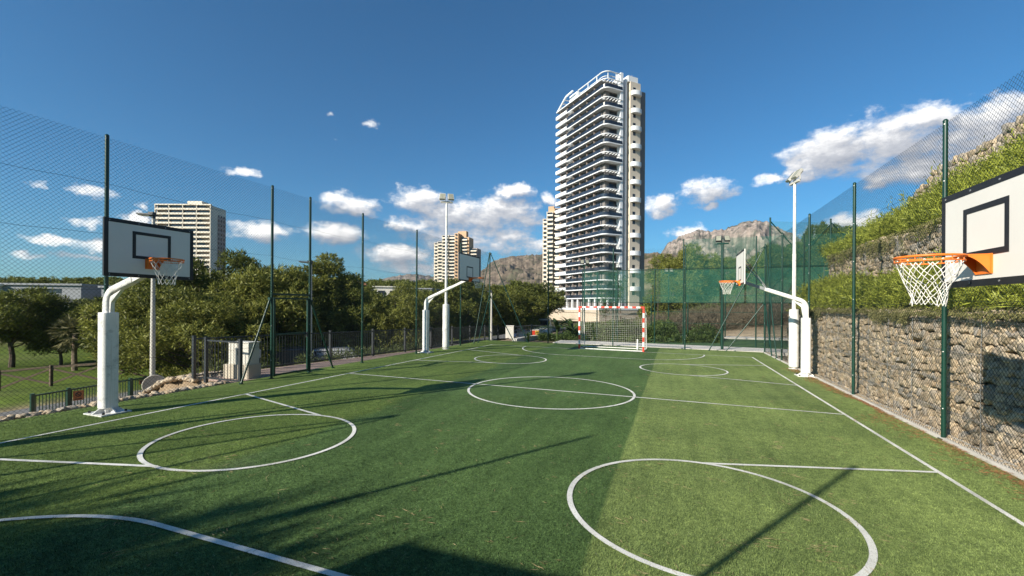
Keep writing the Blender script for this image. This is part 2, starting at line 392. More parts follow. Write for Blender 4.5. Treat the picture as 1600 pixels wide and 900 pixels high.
# painted lines
W = .058; LZ = .005
XL, XR, YG, YH, YB = -8.90, 3.21, 21.27, 10.43, -.41
XC = -2.845
def strip(b, pts, closed=False):
    pts = [Vector((x, y)) for x, y in pts]; n = len(pts); o = len(b.v)
    for i, p in enumerate(pts):
        if closed: d0 = (p-pts[i-1]).normalized(); d1 = (pts[(i+1) % n]-p).normalized()
        else:
            d0 = (p-pts[i-1]).normalized() if i else (pts[1]-p).normalized()
            d1 = (pts[i+1]-p).normalized() if i < n-1 else d0
        t = (d0+d1).normalized(); nn = Vector((-t.y, t.x)); k = W/2/max(.3, nn.dot(Vector((-d0.y, d0.x))))
        for s in (1, -1):
            q = p+nn*k*s; b.v.append((q.x, q.y, gz(q.x, q.y)+LZ))
    for i in range(n if closed else n-1):
        j = (i+1) % n; b.f.append((o+2*i+1, o+2*j+1, o+2*j, o+2*i))
def seg(a, c, n=1): return [(a[0]+(c[0]-a[0])*i/n, a[1]+(c[1]-a[1])*i/n) for i in range(n+1)]
def arc(cx, cy, rx, ry, a0, a1, n=96): return [(cx+rx*math.cos(a0+(a1-a0)*i/n), cy+ry*math.sin(a0+(a1-a0)*i/n)) for i in range(n+1)]
lines = MB(); h = W/2
def line_set(name, *paths):
    b = MB()
    for p, cl in paths: strip(b, p, cl)
    return b
LINES = []
def court_line(pts, closed=False):
    global LZ
    LINES.append(list(pts)+([pts[0]] if closed else []))
    b = MB(); strip(b, pts, closed); o = b.build('court_line', 'line_paint'); o['kind'] = 'structure'; o.parent = LROOT
LROOT = bpy.data.objects.new('court_markings', None); COL.objects.link(LROOT); LROOT['kind'] = 'structure'
court_line([(XL, YB), (XR, YB), (XR, YG), (XL, YG)], True)
LZ = .007
court_line(seg((XL+h, YH), (XR-h, YH)))
court_line(arc(XC+.03, YH, 1.99, 1.99, 0, 2*math.pi)[:-1], True)
LZ = .009
for cx, cy in ((-5.885, 4.93), (.30, 4.97), (-5.87, 15.88), (.31, 15.90)):
    court_line(arc(cx, cy, 1.37, 1.37, 0, 2*math.pi)[:-1], True)
LZ = .011
for a, c in (((XL+h, 7.11), (-5.95, 6.285)), ((XL+h, 2.74), (-5.95, 3.575)), ((XR-h, 7.15), (.36, 6.325)), ((XR-h, 2.79), (.36, 3.615)),
             ((XL+h, 13.88), (-5.92, 14.52)), ((XL+h, 18.30), (-5.92, 17.24)), ((XR-h, 13.90), (.36, 14.54)), ((XR-h, 18.32), (.36, 17.26))):
    court_line(seg(a, c))
for yb, sg in ((YG, -1), (YB, 1)):
    gl, gr = -4.40, -1.29
    court_line(arc(gl, yb, 2.6, 3.06, math.pi, math.pi/2, 40)[:]and [(x, yb+sg*(y-yb)) for x, y in arc(gl, yb, 2.6, 3.06, math.pi, math.pi/2, 40)]
               + [(x, yb+sg*(y-yb)) for x, y in arc(gr, yb, 2.6, 3.06, math.pi/2, 0, 40)])
# short plastic blades standing out of the turf close to the camera, none growing out of the painted lines
def turf_blades():
    g = np.random.default_rng(33); n = 330000; d = 2.5+7.5*g.uniform(0, 1, n)**1.35; r = g.uniform(-1.28, 1.22, n)*d
    x = r*CY-d*SY; y = r*SY+d*CY; k = (x > -10.3) & (x < 4.0); x, y = x[k], y[k]
    keep = np.ones(len(x), bool)
    for pts in LINES:
        for (xa, ya), (xb, yb) in zip(pts[:-1], pts[1:]):
            if min(ya, yb) > 10.5: continue
            q = np.nonzero((x > min(xa, xb)-.05) & (x < max(xa, xb)+.05) & (y > min(ya, yb)-.05) & (y < max(ya, yb)+.05))[0]
            if not len(q): continue
            ex, ey = xb-xa, yb-ya; l2 = ex*ex+ey*ey; tt = np.clip(((x[q]-xa)*ex+(y[q]-ya)*ey)/l2, 0, 1); dd = np.hypot(x[q]-xa-tt*ex, y[q]-ya-tt*ey)
            keep[q[dd < .026]] = False
    x, y = x[keep], y[keep]; n = len(x); lean = np.where((x > -.66) | (x < -5.2), .55, -.25)
    D = np.stack([g.normal(0, .45, n), lean+g.normal(0, .45, n), np.full(n, 1.)], -1); D /= np.linalg.norm(D, axis=1)[:, None]
    return np.stack([x, y, gz(x, y)-.001], -1), D, g.uniform(.014, .028, n), g
LATER_BLADES = turf_blades
# path, kerbs, roads
def on_t(x, y, dz=.03): return (x, y, float(terr(x, y))+dz)
sheet('path', lambda u, v: on_t(-12.5+u*2.05, 8.1+v*26, .05), 10, 60, 'paving')
sheet('road', lambda u, v: on_t(*(lambda t: (-15.2-u*4.0+1.0*math.sin(t*.12), -14+t))(v*34), .06), 14, 60, 'asphalt')
sheet('access_road', lambda u, v: on_t(*cf(-14+(v*60)*.34+u*5-(v*.0), 27+v*60), .22), 10, 60, 'asphalt')
def kerb(name, pts, w, hgt, m, z=None):
    b = MB()
    for (x0, y0), (x1, y1) in zip(pts[:-1], pts[1:]):
        z0 = gz(x0, y0) if z is None else z; z1 = gz(x1, y1) if z is None else z
        b.bar((x0, y0, z0+hgt/2-.1), (x1, y1, z1+hgt/2-.1), w, hgt+.2)
    o = b.build(name, m); o['kind'] = 'structure'; return o
kerb('kerb', [(4.20, -1.9), (4.20, 24.2)], .22, .03, 'pale_concrete')
kerb('pavement', [(-6.4, 25.3), (6.2, 25.3)], 2.2, .02, 'pale_concrete')
def nturf():
    b = MB(); P = [(-1.6, 26.9), (9.5, 26.9), (9.5, 33.5), (-1.6, 33.5)]
    b.add([(x, y, -.13) for x, y in P]+[(x, y, -.4) for x, y in P], [(0, 1, 2, 3)]+[(i, i+4, (i+1) % 4+4, (i+1) % 4) for i in range(4)])
    m = mat('padel_turf', (.055, .12, .035), .9, .2, .8, bmp=.3); o = b.build('turf_field', m); o['kind'] = 'structure'
nturf()
kerb('footpath', [(-1.8, 34.1), (9.8, 34.1)], 1.1, .12, 'pale_concrete', z=-.13)

# ------------------------------------------------------------------ hills and mountains
def mountain(name, prof, D, depth, cols, seed, rough=.18, base=0., cover=.1):
    """ridge given as (azimuth from the view axis in degrees, elevation angle in degrees)"""
    az = np.radians(np.array([p[0] for p in prof])); el = np.radians(np.array([p[1] for p in prof]))
    nu, nv = 380, 110
    u = np.linspace(az[0], az[-1], nu); hh = np.tan(np.interp(u, az, el))*D
    hh = hh*(1+.05*(fbm(u*160, u*0, 4, seed+40)-.5)*smooth(0, .15, (u-az[0])/(az[-1]-az[0]))*smooth(1, .85, (u-az[0])/(az[-1]-az[0])))
    t = np.linspace(0, 1.6, nv)
    U, T = np.meshgrid(u, t, indexing='ij'); H = np.repeat(hh[:, None], nv, 1)
    dist = D-depth*(1-T)
    rr = dist*np.sin(U); dd = dist*np.cos(U)
    X = rr*CY-dd*SY; Y = rr*SY+dd*CY
    k = 9./depth; wx = 1.2*fbm(X*k*.6, Y*k*.6, 3, seed+60); 
    n = fbm(X*k+wx, Y*k+wx, 7, seed); ridg = 1-np.abs(2*fbm(X*k*1.1+9+wx, Y*k*1.1, 7, seed+3)-1)
    up = np.where(T <= 1, T**1.1, np.clip(1-(T-1)*1.2, 0, 1))
    fade = np.sin(np.clip(T, 0, 1)*math.pi)**.6
    fine = fbm(X*k*6, Y*k*6, 4, seed+8)-.5
    Z = base+H*up+H*rough*((ridg-.72)*3.0+(n-.5)*1.6)*fade+H*rough*.4*fine*np.clip(T*2, 0, 1)*np.clip((1.02-T)*9, .08, 1)
    V = np.stack([X, Y, Z], -1).reshape(-1, 3)
    i = np.arange(nu-1)[:, None]; j = np.arange(nv-1)[None, :]
    F = np.stack([i*nv+j, (i+1)*nv+j, (i+1)*nv+j+1, i*nv+j+1], -1).reshape(-1, 4)
    cA, cB = np.array(cols[0]), np.array(cols[1])
    q = .55*fbm(X*k*3, Y*k*3, 6, seed+20)+.45*fbm(X*k*11, Y*k*11, 4, seed+21)+.5*(.72-ridg)+cover*(1-np.clip(T, 0, 1))
    w = smooth(.44, .60, q).reshape(-1, 1); C = cA*(1-w)+cB*w
    C = C*(.75+.5*fbm(X*k*15, Y*k*15, 3, seed+30)).reshape(-1, 1)
    o = np_mesh(name, V, F, 'mountain', cols=C, smooth_=True); o['kind'] = 'structure'; return o
mountain('mountain', [(13.12, 0.65), (16.24, 3.04), (18.52, 6.30), (19.41, 7.82), (20.88, 8.51), (22.33, 8.96), (23.04, 9.21), (24.30, 8.98), (25.67, 9.10), (27.01, 9.65), (27.99, 9.85), (29.02, 9.97), (29.97, 9.66), (30.96, 8.94), (32.35, 8.12), (33.93, 7.16), (36.06, 5.78), (39.20, 3.75), (43.43, 1.09)], 3200, 1500, ((.27, .225, .20), (.075, .08, .068)), 11, .12, cover=.16)
mountain('brown_hill', [(-9.10, 0.33), (-6.64, 2.15), (-4.58, 3.99), (-3.17, 5.32), (-1.67, 6.15), (0.00, 6.48), (2.50, 6.72), (4.99, 6.70), (8.29, 6.25), (12.32, 5.53), (17.00, 5.01), (22.18, 2.93), (27.01, 0.59)], 2300, 1200, ((.17, .135, .108), (.075, .074, .052)), 23, .12, cover=.08)
mountain('scrub_hill', [(6.64, 0.17), (11.52, 4.73), (16.24, 6.78), (18.52, 6.85), (22.18, 6.31), (25.67, 5.99), (28.96, 5.68), (32.65, 5.74), (36.06, 6.31), (39.20, 6.82), (42.98, 6.44), (47.90, 3.24)], 620, 420, ((.22, .17, .125), (.075, .085, .045)), 31, .09, cover=.16)
mountain('distant_hill', [(-22.18, 0.62), (-19.26, 2.05), (-16.24, 3.36), (-14.30, 3.79), (-12.32, 3.99), (-9.91, 3.69), (-6.64, 2.90), (-1.67, 1.08)], 5200, 1800, ((.20, .17, .15), (.12, .12, .10)), 41, .14)
mountain('distant_range', [(-36.06, 0.54), (-34.39, 1.65), (-33.12, 2.51), (-31.93, 2.90), (-30.96, 3.00), (-30.35, 3.24), (-29.47, 3.05), (-27.67, 2.58), (-24.99, 1.97), (-20.74, 0.62)], 8500, 2300, ((.22, .19, .18), (.15, .15, .15)), 53, .16)

# ================================================================== FENCES
def chainlink(name, p0, p1, z0, z1, parent, pitch=.072, rad=.0017, seg_=.5, holes=()):
    """diamond mesh of straight wires over a vertical rectangle (z measured from the sloping ground)"""
    p0 = np.array(p0, float); p1 = np.array(p1, float); Lh = np.hypot(*(p1-p0)); u = (p1-p0)/Lh; nrm = np.array([-u[1], u[0]])
    H = z1-z0; S = []; 
    for fam in (1, -1):
        ks = np.arange(-H if fam > 0 else 0., Lh if fam > 0 else Lh+H, pitch)
        for c in ks:
            # u = c + fam*z
            if fam > 0: za, zb = max(0, -c), min(H, Lh-c)
            else: za, zb = max(0, c-Lh), min(H, c)
            if zb-za < .03: continue
            n = max(1, int((zb-za)/seg_)); zz = np.linspace(za, zb, n+1)
            for i in range(n):
                um = c+fam*(zz[i]+zz[i+1])/2; zm = (zz[i]+zz[i+1])/2+z0
                if any(a < um < b and e < zm < g for a, b, e, g in holes): continue
                S.append((c+fam*zz[i], zz[i], c+fam*zz[i+1], zz[i+1], fam))
    S = np.array(S); off = S[:, 4]*.0014
    jit = lambda uu, zz, s: .012*(fbm(uu*.8, zz*.8, 2, s)-.5)
    def P(uu, zz):
        x = p0[0]+u[0]*uu+nrm[0]*(off+jit(uu, zz, 3)); y = p0[1]+u[1]*uu+nrm[1]*(off+jit(uu, zz, 3))
        return np.stack([x, y, gz(x, y)+z0+zz], -1)
    A = P(S[:, 0], S[:, 1]); B = P(S[:, 2], S[:, 3]); d = B-A; d /= np.linalg.norm(d, axis=1)[:, None]
    n3 = np.array([nrm[0], nrm[1], 0.]); a = np.cross(d, n3); V = []
    for E_ in (A, B):
        for t in (0, 2*math.pi/3, 4*math.pi/3): V.append(E_+rad*(math.cos(t)*n3+math.sin(t)*a))
    V = np.stack(V, 1).reshape(-1, 3); b = np.arange(len(S))[:, None]*6
    F = np.concatenate([b+np.array([k, (k+1) % 3, 3+(k+1) % 3, 3+k]) for k in range(3)])
    return np_mesh(name, V, F, 'green_wire', parent)
def fence_post(parent, x, y, top, r=.034, bolts=True):
    b = MB(); z = gz(x, y); b.cyl((x, y, z-.05), (x, y, z+top), r, n=14); b.cyl((x, y, z+top), (x, y, z+top+.025), r*1.12, r*.6, 14)
    b.cyl((x, y, z), (x, y, z+.012), r*2.2, n=14)
    o = b.build('post', 'green_steel', parent, True)
    if bolts:
        d = Vector((-x, -y, 0)).normalized(); s = Vector((d.y, -d.x, 0))
        for k in range(6): c = MB(); c.cyl(Vector((x, y, z+.5+k*.92))+d*(r-.004)+s*.012, Vector((x, y, z+.5+k*.92))+d*(r+.006)+s*.012, .008, n=8); c.build('bolt', 'white_paint', o)
    return o
def brace(parent, a, b, r=.026):
    m = MB(); m.cyl(a, b, r, n=10); m.cyl(a, (a[0], a[1], a[2]+.03), .05, n=10); m.box((b[0], b[1], b[2]), (.085, .085, .06)); return m.build('brace', 'green_steel', parent, True)
def tension(parent, pts, zs):
    for z in zs:
        b = MB(); P = []
        for (x0, y0), (x1, y1) in zip(pts[:-1], pts[1:]):
            for k in range(12):
                t = k/12; x = x0+(x1-x0)*t; y = y0+(y1-y0)*t
                P.append((x, y, gz(x, y)+z-.05*math.sin(math.pi*t)+.006*math.sin(k*2.1)))
        P.append((pts[-1][0], pts[-1][1], gz(*pts[-1])+z)); b.tube(P, .0028, 4); b.build('tension_wire', 'green_wire', parent)
HF = 5.16
def fence(name, label, posts, tops=None, zs=(.9, 2.25, 3.3, 4.25), holes=(), mesh_from=0, pitch=.072, rad=.0020):
    t = thing(name, label, 'fence')
    for x, y in posts: fence_post(t, x, y, HF)
    chainlink('wire_mesh', posts[mesh_from], posts[-1], .02, HF-.03, t, holes=holes, pitch=pitch, rad=rad)
    tension(t, posts[mesh_from:], zs); return t
XF = -10.1
LP = [(XF, -1.85), (XF, 1.67), (XF, 5.18), (XF, 8.85), (XF, 10.16), (XF, 12.51), (XF, 15.93), (XF, 20.0), (XF, 23.76)]
FL = fence('chain_link_fence', 'tall green chain link fence with a gate along the left side of the court', LP, holes=[(8.85+1.85-.02, 10.16+1.85+.02, 0, 2.2)])
XR_F = 4.13
RP = [(XR_F, -1.85), (XR_F, 1.6), (XR_F, 5.3), (XR_F, 9.1), (XR_F, 12.9), (XR_F, 16.65), (XR_F, 20.4), (XR_F, 23.9)]
FR = fence('chain_link_fence', 'tall green chain link fence in front of the stone filled gabion wall', RP)
FP = [(XF, 23.76), (-6.53, 23.7), (-2.98, 23.7), (.57, 23.7), (XR_F, 23.9)]
FF = thing('chain_link_fence', 'tall green chain link fence across the far end behind the goal', 'fence')
for x, y in FP[1:-1]: fence_post(FF, x, y, HF)
chainlink('wire_mesh', FP[0], FP[-1], .02, HF-.03, FF, pitch=.085, rad=.0013)
tension(FF, [FP[0], FP[-1]], (2.3,))
BP = [(XF, -1.85), (-6.6, -1.8), (-3.1, -1.75), (.4, -1.8), (XR_F, -1.85)]
FB = thing('chain_link_fence', 'green chain link fence behind the camera at the near end of the court', 'fence')
for x, y in BP[1:-1]: fence_post(FB, x, y, HF)
def g3(x, y, z=0.): return (x, y, gz(x, y)+z)
# braces of the left gate and of the corners
brace(FL, g3(XF+.02, 7.95), g3(XF, 8.80, 2.15)); brace(FL, g3(XF+.02, 11.1), g3(XF, 10.2, 2.1))
brace(FL, g3(-10.08, 21.57), g3(XF, 23.7, 5.1)); brace(FL, g3(-10.08, 22.11), g3(XF, 23.7, 2.6))
brace(FF, g3(-7.72, 23.70), g3(XF+.05, 23.74, 5.1)); brace(FF, g3(-8.57, 23.72), g3(XF+.05, 23.74, 2.6))
brace(FF, g3(1.68, 23.72), g3(XR_F-.05, 23.86, 5.05)); brace(FF, g3(2.44, 23.74), g3(XR_F-.05, 23.86, 2.35))
brace(FR, g3(4.11, 21.24), g3(XR_F, 23.85, 5.05)); brace(FR, g3(4.11, 22.18), g3(XR_F, 23.85, 2.35))
brace(FL, g3(-10.1, .7), g3(XF, -1.8, 5.05)); brace(FB, g3(-7.7, -1.82), g3(XF+.05, -1.85, 5.05))
# gate leaf
def gate():
    z = gz(XF, 9.5); b = MB(); y0, y1 = 8.93, 10.08
    g = MB(); g.bar((XF, 8.88, z+2.27), (XF, 10.13, z+2.27), .05, .05); lintel = g.build('lintel', 'green_steel', FL)
    for zz in (.08, 1.17, 2.16): b.bar((XF, y0, z+zz), (XF, y1, z+zz), .04, .045)
    for yy in (y0, y1): b.bar((XF, yy, z+.05), (XF, yy, z+2.18), .042, .045)
    fr = b.build('gate', 'green_steel', FL)
    w = MB()
    for k in range(22): y = y0+.05+k*(y1-y0-.1)/21; w.cyl((XF, y, z+.09), (XF, y, z+2.15), .0022, n=4)
    for k in range(10): w.cyl((XF+.004, y0+.02, z+.2+k*.2), (XF+.004, y1-.02, z+.2+k*.2), .0022, n=4)
    w.build('gate_mesh', 'green_wire', fr)
    hd = MB(); hd.box((XF+.04, y1-.06, z+1.12), (.03, .05, .14)); hd.cyl((XF+.06, y1-.06, z+1.14), (XF+.06, y1-.19, z+1.14), .01, n=8); hd.build('handle', 'dark_grey', fr)
gate()

# ================================================================== HOOPS
def hoop(label, x, y, bx, zb, bw, bh, rim_z, arm_z, group='basketball hoops at the four corners of the court', sq=None, rods=False):
    """post at (x, y); board plane at bx facing the middle of the court"""
    s = 1 if bx > x else -1                                # facing direction along X
    t = thing('basketball_hoop', label, 'basketball hoop', (x, y, gz(x, y)), 0, group)
    D = (bx-x)*s                                            # distance post -> board
    def p(a, yy, z): return Vector((a*s, yy, z))
    b = MB(); b.box((0, 0, .012), (.52, .46, .024))
    for dx, dy in ((1, 0), (-1, 0), (0, 1), (0, -1)):
        o = len(b.v); k = Vector((dx, dy, 0)); q = Vector((-dy, dx, 0))*.012
        b.add([k*.07+q+Vector((0, 0, .024)), k*.24+q+Vector((0, 0, .024)), k*.07+q+Vector((0, 0, .15)), k*.07-q+Vector((0, 0, .024)), k*.24-q+Vector((0, 0, .024)), k*.07-q+Vector((0, 0, .15))],
              [(0, 1, 2), (5, 4, 3), (1, 4, 5, 2), (0, 2, 5, 3)])
    bp = b.build('base_plate', 'white_paint', t)
    for dx in (-.2, .2):
        for dy in (-.17, .17): c = MB(); c.cyl((dx, dy, .024), (dx, dy, .06), .022, n=6); c.build('bolt', 'black_paint', bp)
    b = MB(); b.box((0, 0, (arm_z-.50)/2+.012), (.15, .15, arm_z-.50-.024)); b.build('post', 'white_paint', t, bevel=.01)
    # padding: rounded square sleeve
    b = MB(); ring = []
    for k in range(24):
        a = 2*math.pi*k/24; rr = .128/(abs(math.cos(a))**4+abs(math.sin(a))**4)**.25*.97; ring.append((rr*math.cos(a), rr*math.sin(a)))
    o = 0; zz = [.1, .11]+[.12+i*.168 for i in range(11)]+[1.81, 1.82]; n = len(ring)
    for i, z in enumerate(zz):
        k = .94 if i in (0, len(zz)-1) else (1.0+.006*math.sin(i*2.3))
        b.v += [(q[0]*k, q[1]*k, z) for q in ring]
    for i in range(len(zz)-1):
        for k in range(n): b.f.append((i*n+k, i*n+(k+1) % n, (i+1)*n+(k+1) % n, (i+1)*n+k))
    b.f.append(tuple(range(n))[::-1]); b.f.append(tuple((len(zz)-1)*n+k for k in range(n)))
    b.build('post_padding', 'white_pad', t, True)
    # arm: one rounded tube bent at the knee
    ze = zb+.12; b = MB(); R0 = .20; dirv = Vector((D, 0, ze-arm_z)).normalized(); K0 = Vector((0, 0, arm_z)); path = [Vector((0, 0, arm_z-.55))]
    for i in range(8): q = i/7; a_ = K0-Vector((0, 0, R0)); c_ = K0+dirv*R0; path.append(a_*(1-q)**2+K0*2*q*(1-q)+c_*q*q)
    path.append(K0+dirv*((D*.62)/dirv.x)); n = 20
    for i, q in enumerate(path):
        d_ = (path[min(i+1, len(path)-1)]-path[max(i-1, 0)]).normalized(); nn_ = Vector((-d_.z, 0, d_.x))
        for k in range(n):
            a_ = 2*math.pi*k/n; rr = (.072-.010*min(1., i/5))/(abs(math.cos(a_))**5+abs(math.sin(a_))**5)**.2; v_ = q+nn_*rr*math.cos(a_)+Vector((0, 1, 0))*rr*math.sin(a_); b.v.append((v_.x*s, v_.y, v_.z))
    for i in range(len(path)-1):
        for k in range(n): F_ = (i*n+k, i*n+(k+1) % n, (i+1)*n+(k+1) % n, (i+1)*n+k); b.f.append(F_ if s > 0 else F_[::-1])
    b.f.append(tuple((len(path)-1)*n+k for k in range(n))); arm = b.build('arm', 'white_paint', t, True)
    def beam(pa, ha, pb, hb, w):
        o = len(b.v)
        for q, hh in ((pa, ha), (pb, hb)):
            for yy in (-w/2, w/2):
                for dz in (-hh/2, hh/2): b.v.append((q[0], q[1]+yy, q[2]+dz))
        F = [(0, 1, 3, 2), (4, 6, 7, 5), (0, 4, 5, 1), (2, 3, 7, 6), (1, 5, 7, 3), (0, 2, 6, 4)]
        b.f += [tuple(i+o for i in f) for f in (F if s > 0 else [g[::-1] for g in F])]
    b = MB(); beam(p(D*.6, 0, arm_z+(ze-arm_z)*.6), .10, p(D-.03, 0, ze), .10, .10); b.build('arm_extension', 'galv' if rods else 'white_paint', arm)
    b = MB(); pr = [(.078, arm_z-.50), (.078, arm_z-.08), (.40, arm_z+(ze-arm_z)*.4/D-.078)]; mid_ = (.13, arm_z-.17)
    for yy in (-.03, .03):
        for a, z in (pr[0], mid_, pr[2], pr[1]): b.v.append((a*s, yy, z))
    b.f += [(0, 1, 2, 3), (7, 6, 5, 4), (0, 4, 5, 1), (1, 5, 6, 2)]; b.build('gusset', 'white_paint', arm)
    b = MB(); b.box(p(D-.025, 0, ze+.12), (.03, .5, .42)); b.build('mounting_plate', 'galv', t)
    if rods:
        for yy in (-.32, .32):
            b = MB(); b.cyl(p(D*.6, .0+yy*.25, arm_z+(ze-arm_z)*.6+.06), p(D-.02, yy, zb+bh*.86), .014, n=8); b.build('support_rod', 'galv', t, True)
    # board
    b = MB(); b.box(p(D, 0, zb+bh/2), (.03, bw, bh)); bd = b.build('backboard', 'board_white', t)
    f = MB(); e = .055; fx = D+.0165
    def bandz(y0, y1, z0, z1, xx=fx, th=.004): f.box(p(xx, (y0+y1)/2, (z0+z1)/2), (th, y1-y0, z1-z0))
    bandz(-bw/2-.004, bw/2+.004, zb-.004, zb+e); bandz(-bw/2-.004, bw/2+.004, zb+bh-e, zb+bh+.004); bandz(-bw/2-.004, -bw/2+e, zb+e, zb+bh-e); bandz(bw/2-e, bw/2+.004, zb+e, zb+bh-e)
    if not rods:
        for yy in (-bw/2-.002, bw/2+.002): f.box(p(D-.002, yy, zb+bh/2), (.034, .004, bh))
        for z in (zb-.002, zb+bh+.002): f.box(p(D-.002, 0, z), (.034, bw, .004))
    f.build('edge_band', 'black_paint', bd)
    f = MB(); sw, sh, st = sq or (.59, .45, .05); z0 = rim_z+.0
    bandz(-sw/2, sw/2, z0, z0+st); bandz(-sw/2, sw/2, z0+sh-st, z0+sh); bandz(-sw/2, -sw/2+st, z0+st, z0+sh-st); bandz(sw/2-st, sw/2, z0+st, z0+sh-st)
    f.build('target_square', 'black_paint', bd)
    for yy in [(-.45+i*.3)*bw for i in range(4)]:
        for z in (zb+.028, zb+bh-.028): sc_ = MB(); sc_.cyl(p(fx+.001, yy, z), p(fx+.006, yy, z), .009, n=8); sc_.build('screw', 'galv', bd)
    # rim
    rc = D+.02+.15+.225
    b = MB(); b.tube([p(rc+.234*math.cos(a), .234*math.sin(a), rim_z-.004) for a in [2*math.pi*i/40 for i in range(40)]], .0105, 10, closed=True)
    b.tube([p(rc+.232*math.cos(a), .232*math.sin(a), rim_z-.046) for a in [2*math.pi*i/40 for i in range(40)]], .006, 8, closed=True)
    for i in range(12):
        a = 2*math.pi*(i+.5)/12; b.cyl(p(rc+.233*math.cos(a), .233*math.sin(a), rim_z-.008), p(rc+.232*math.cos(a), .232*math.sin(a), rim_z-.05), .004, n=5)
    rim = b.build('rim', 'orange', t, True)
    b = MB(); b.box(p(D+.02, 0, rim_z-.075), (.012, .22, .17))
    o = len(b.v)                                            # top flange and curved side cheeks
    b.box(p(D+.105, 0, rim_z+.002), (.17, .20, .01))
    for yy in (-.095, .095):
        q = []
        for i in range(9):
            a = math.pi/2*i/8; q.append((.026+.17*(1-math.sin(a)), rim_z-.155*(1-(1-math.cos(a)))))
        poly = [(.026, rim_z-.003)]+[(.026+.185*(i/8), rim_z-.155*(1-(i/8))**1.9-.004) for i in range(9)]
        o = len(b.v); n = len(poly)
        for dy in (-.004, .004): b.v += [((D+a)*s, yy+dy, z) for a, z in poly]
        b.f.append(tuple(o+i for i in range(n))); b.f.append(tuple(o+n+i for i in range(n))[::-1])
        for i in range(n): b.f.append((o+i, o+n+i, o+n+(i+1) % n, o+(i+1) % n))
    b.build('bracket', 'orange', rim)
    # net
    rn = random.Random(int(abs(x*100)+y*10)); b = MB(); K = 12; lev = [(0, .226), (.075, .205), (.15, .178), (.215, .150), (.275, .128), (.335, .116), (.40, .118)]
    def q(k, l):
        dz, r_ = lev[l]; a = 2*math.pi*(k+(.5 if l % 2 else 0))/K; j = 0 if l < 1 else .008
        return p(rc+r_*math.cos(a)+rn.uniform(-j, j), r_*math.sin(a)+rn.uniform(-j, j), rim_z-.03-dz+rn.uniform(-j, j)*1.5)
    Q = {(k, l): q(k, l) for k in range(K) for l in range(len(lev))}
    for l in range(len(lev)-1):
        for k in range(K):
            for dk in ((0, -1) if l % 2 == 0 else (0, 1)):
                a0, a1 = Q[(k, l)], Q[((k+dk) % K, l+1)]; mid = (a0+a1)/2+Vector((0, 0, -.004))
                b.tube([a0, mid, a1], .0030 if l else .0038, 5)
    b.build('hoop_net', 'rope', t, True)
    return t
hoop('low basketball hoop at the left fence, its grey shaded board turned to the court', -9.58, 4.95, -8.40, 2.42, 1.36, .92, 2.73, 2.18)
hoop('tall basketball hoop beside the padded floodlight pole at the far left', -9.93, 16.40, -7.88, 3.00, 1.98, 1.11, 3.16, 2.27, sq=(.60, .46, .045))
hoop('tall basketball hoop with steel stays beside the floodlight pole at the stone wall', 3.90, 16.05, 2.06, 2.86, 1.85, 1.08, 3.0, 2.32, sq=(.60, .46, .045), rods=True)
hoop('low basketball hoop with sunlit white board cut by the right edge of the photo', 3.92, 4.95, 2.53, 2.305, 1.27, .89, 2.56, 2.18)

# ================================================================== FLOODLIGHTS
def floodlight(label, x, y, hgt, yaw, padded=True, m='white_paint', z=None, group='floodlight poles round the courts', r0=.062):
    t = thing('floodlight_pole', label, 'floodlight', (x, y, gz(x, y) if z is None else z), yaw, group)
    b = MB(); b.cyl((0, 0, -.1), (0, 0, hgt*.62), r0*1.15, r0*.95, 16); b.cyl((0, 0, hgt*.62), (0, 0, hgt), r0*.85, r0*.7, 16); b.cyl((0, 0, 0), (0, 0, .02), .16, n=16); b.build('pole', m, t, True)
    if padded:
        b = MB(); P = [(0, 0, .06), (0, 0, .08)]+[(0, 0, .1+i*.2) for i in range(10)]+[(0, 0, 2.06), (0, 0, 2.08)]
        b.tube(P, [.13, .150]+[.155+.004*math.sin(i*1.9) for i in range(10)]+[.15, .13], 20); b.build('post_padding', 'white_pad', t, True)
    b = MB(); b.box((0, 0, hgt+.03), (.09, .56, .08)); b.build('crossbar', m if m != 'white_paint' else 'pole_grey', t, bevel=.006)
    for yy in (-.19, .19):
        rot = Matrix.Rotation(yy*.6, 3, 'Z') @ Matrix.Rotation(R(-38), 3, 'Y')
        f = MB(); c = Vector((.03, yy, hgt+.27)); f.box(c, (.09, .26, .36), rot=rot)
        for k in range(5): f.box(c+rot @ Vector((-.06, 0, -.14+k*.07)), (.05, .22, .012), rot=rot)
        f.bar((0, yy-.14, hgt+.06), c+rot @ Vector((0, -.145, 0)), .012, .04); f.bar((0, yy+.14, hgt+.06), c+rot @ Vector((0, .145, 0)), .012, .04)
        fo = f.build('lamp', 'pole_grey' if m == 'white_paint' else 'dark_grey', t)
        g = MB(); g.box(c+rot @ Vector((.047, 0, 0)), (.006, .22, .32), rot=rot); g.build('lens', 'lamp_glass', fo)
    return t
floodlight('white floodlight pole with padded foot behind the far left hoop', -9.92, 18.15, 6.80, R(-60))
floodlight('white floodlight pole with padded foot in front of the stone wall', 3.98, 17.85, 6.50, R(195))
floodlight('dark green floodlight pole on the far fence beside the right corner', 2.35, 24.6, 5.35, R(-90), False, 'green_steel', r0=.06)

floodlight('floodlight pole left of the frame whose long shadow crosses the left circle', -9.95, 1.42, 6.8, R(-40))
floodlight('floodlight pole right of the frame beside the near right hoop', 4.0, 2.9, 6.5, R(150))
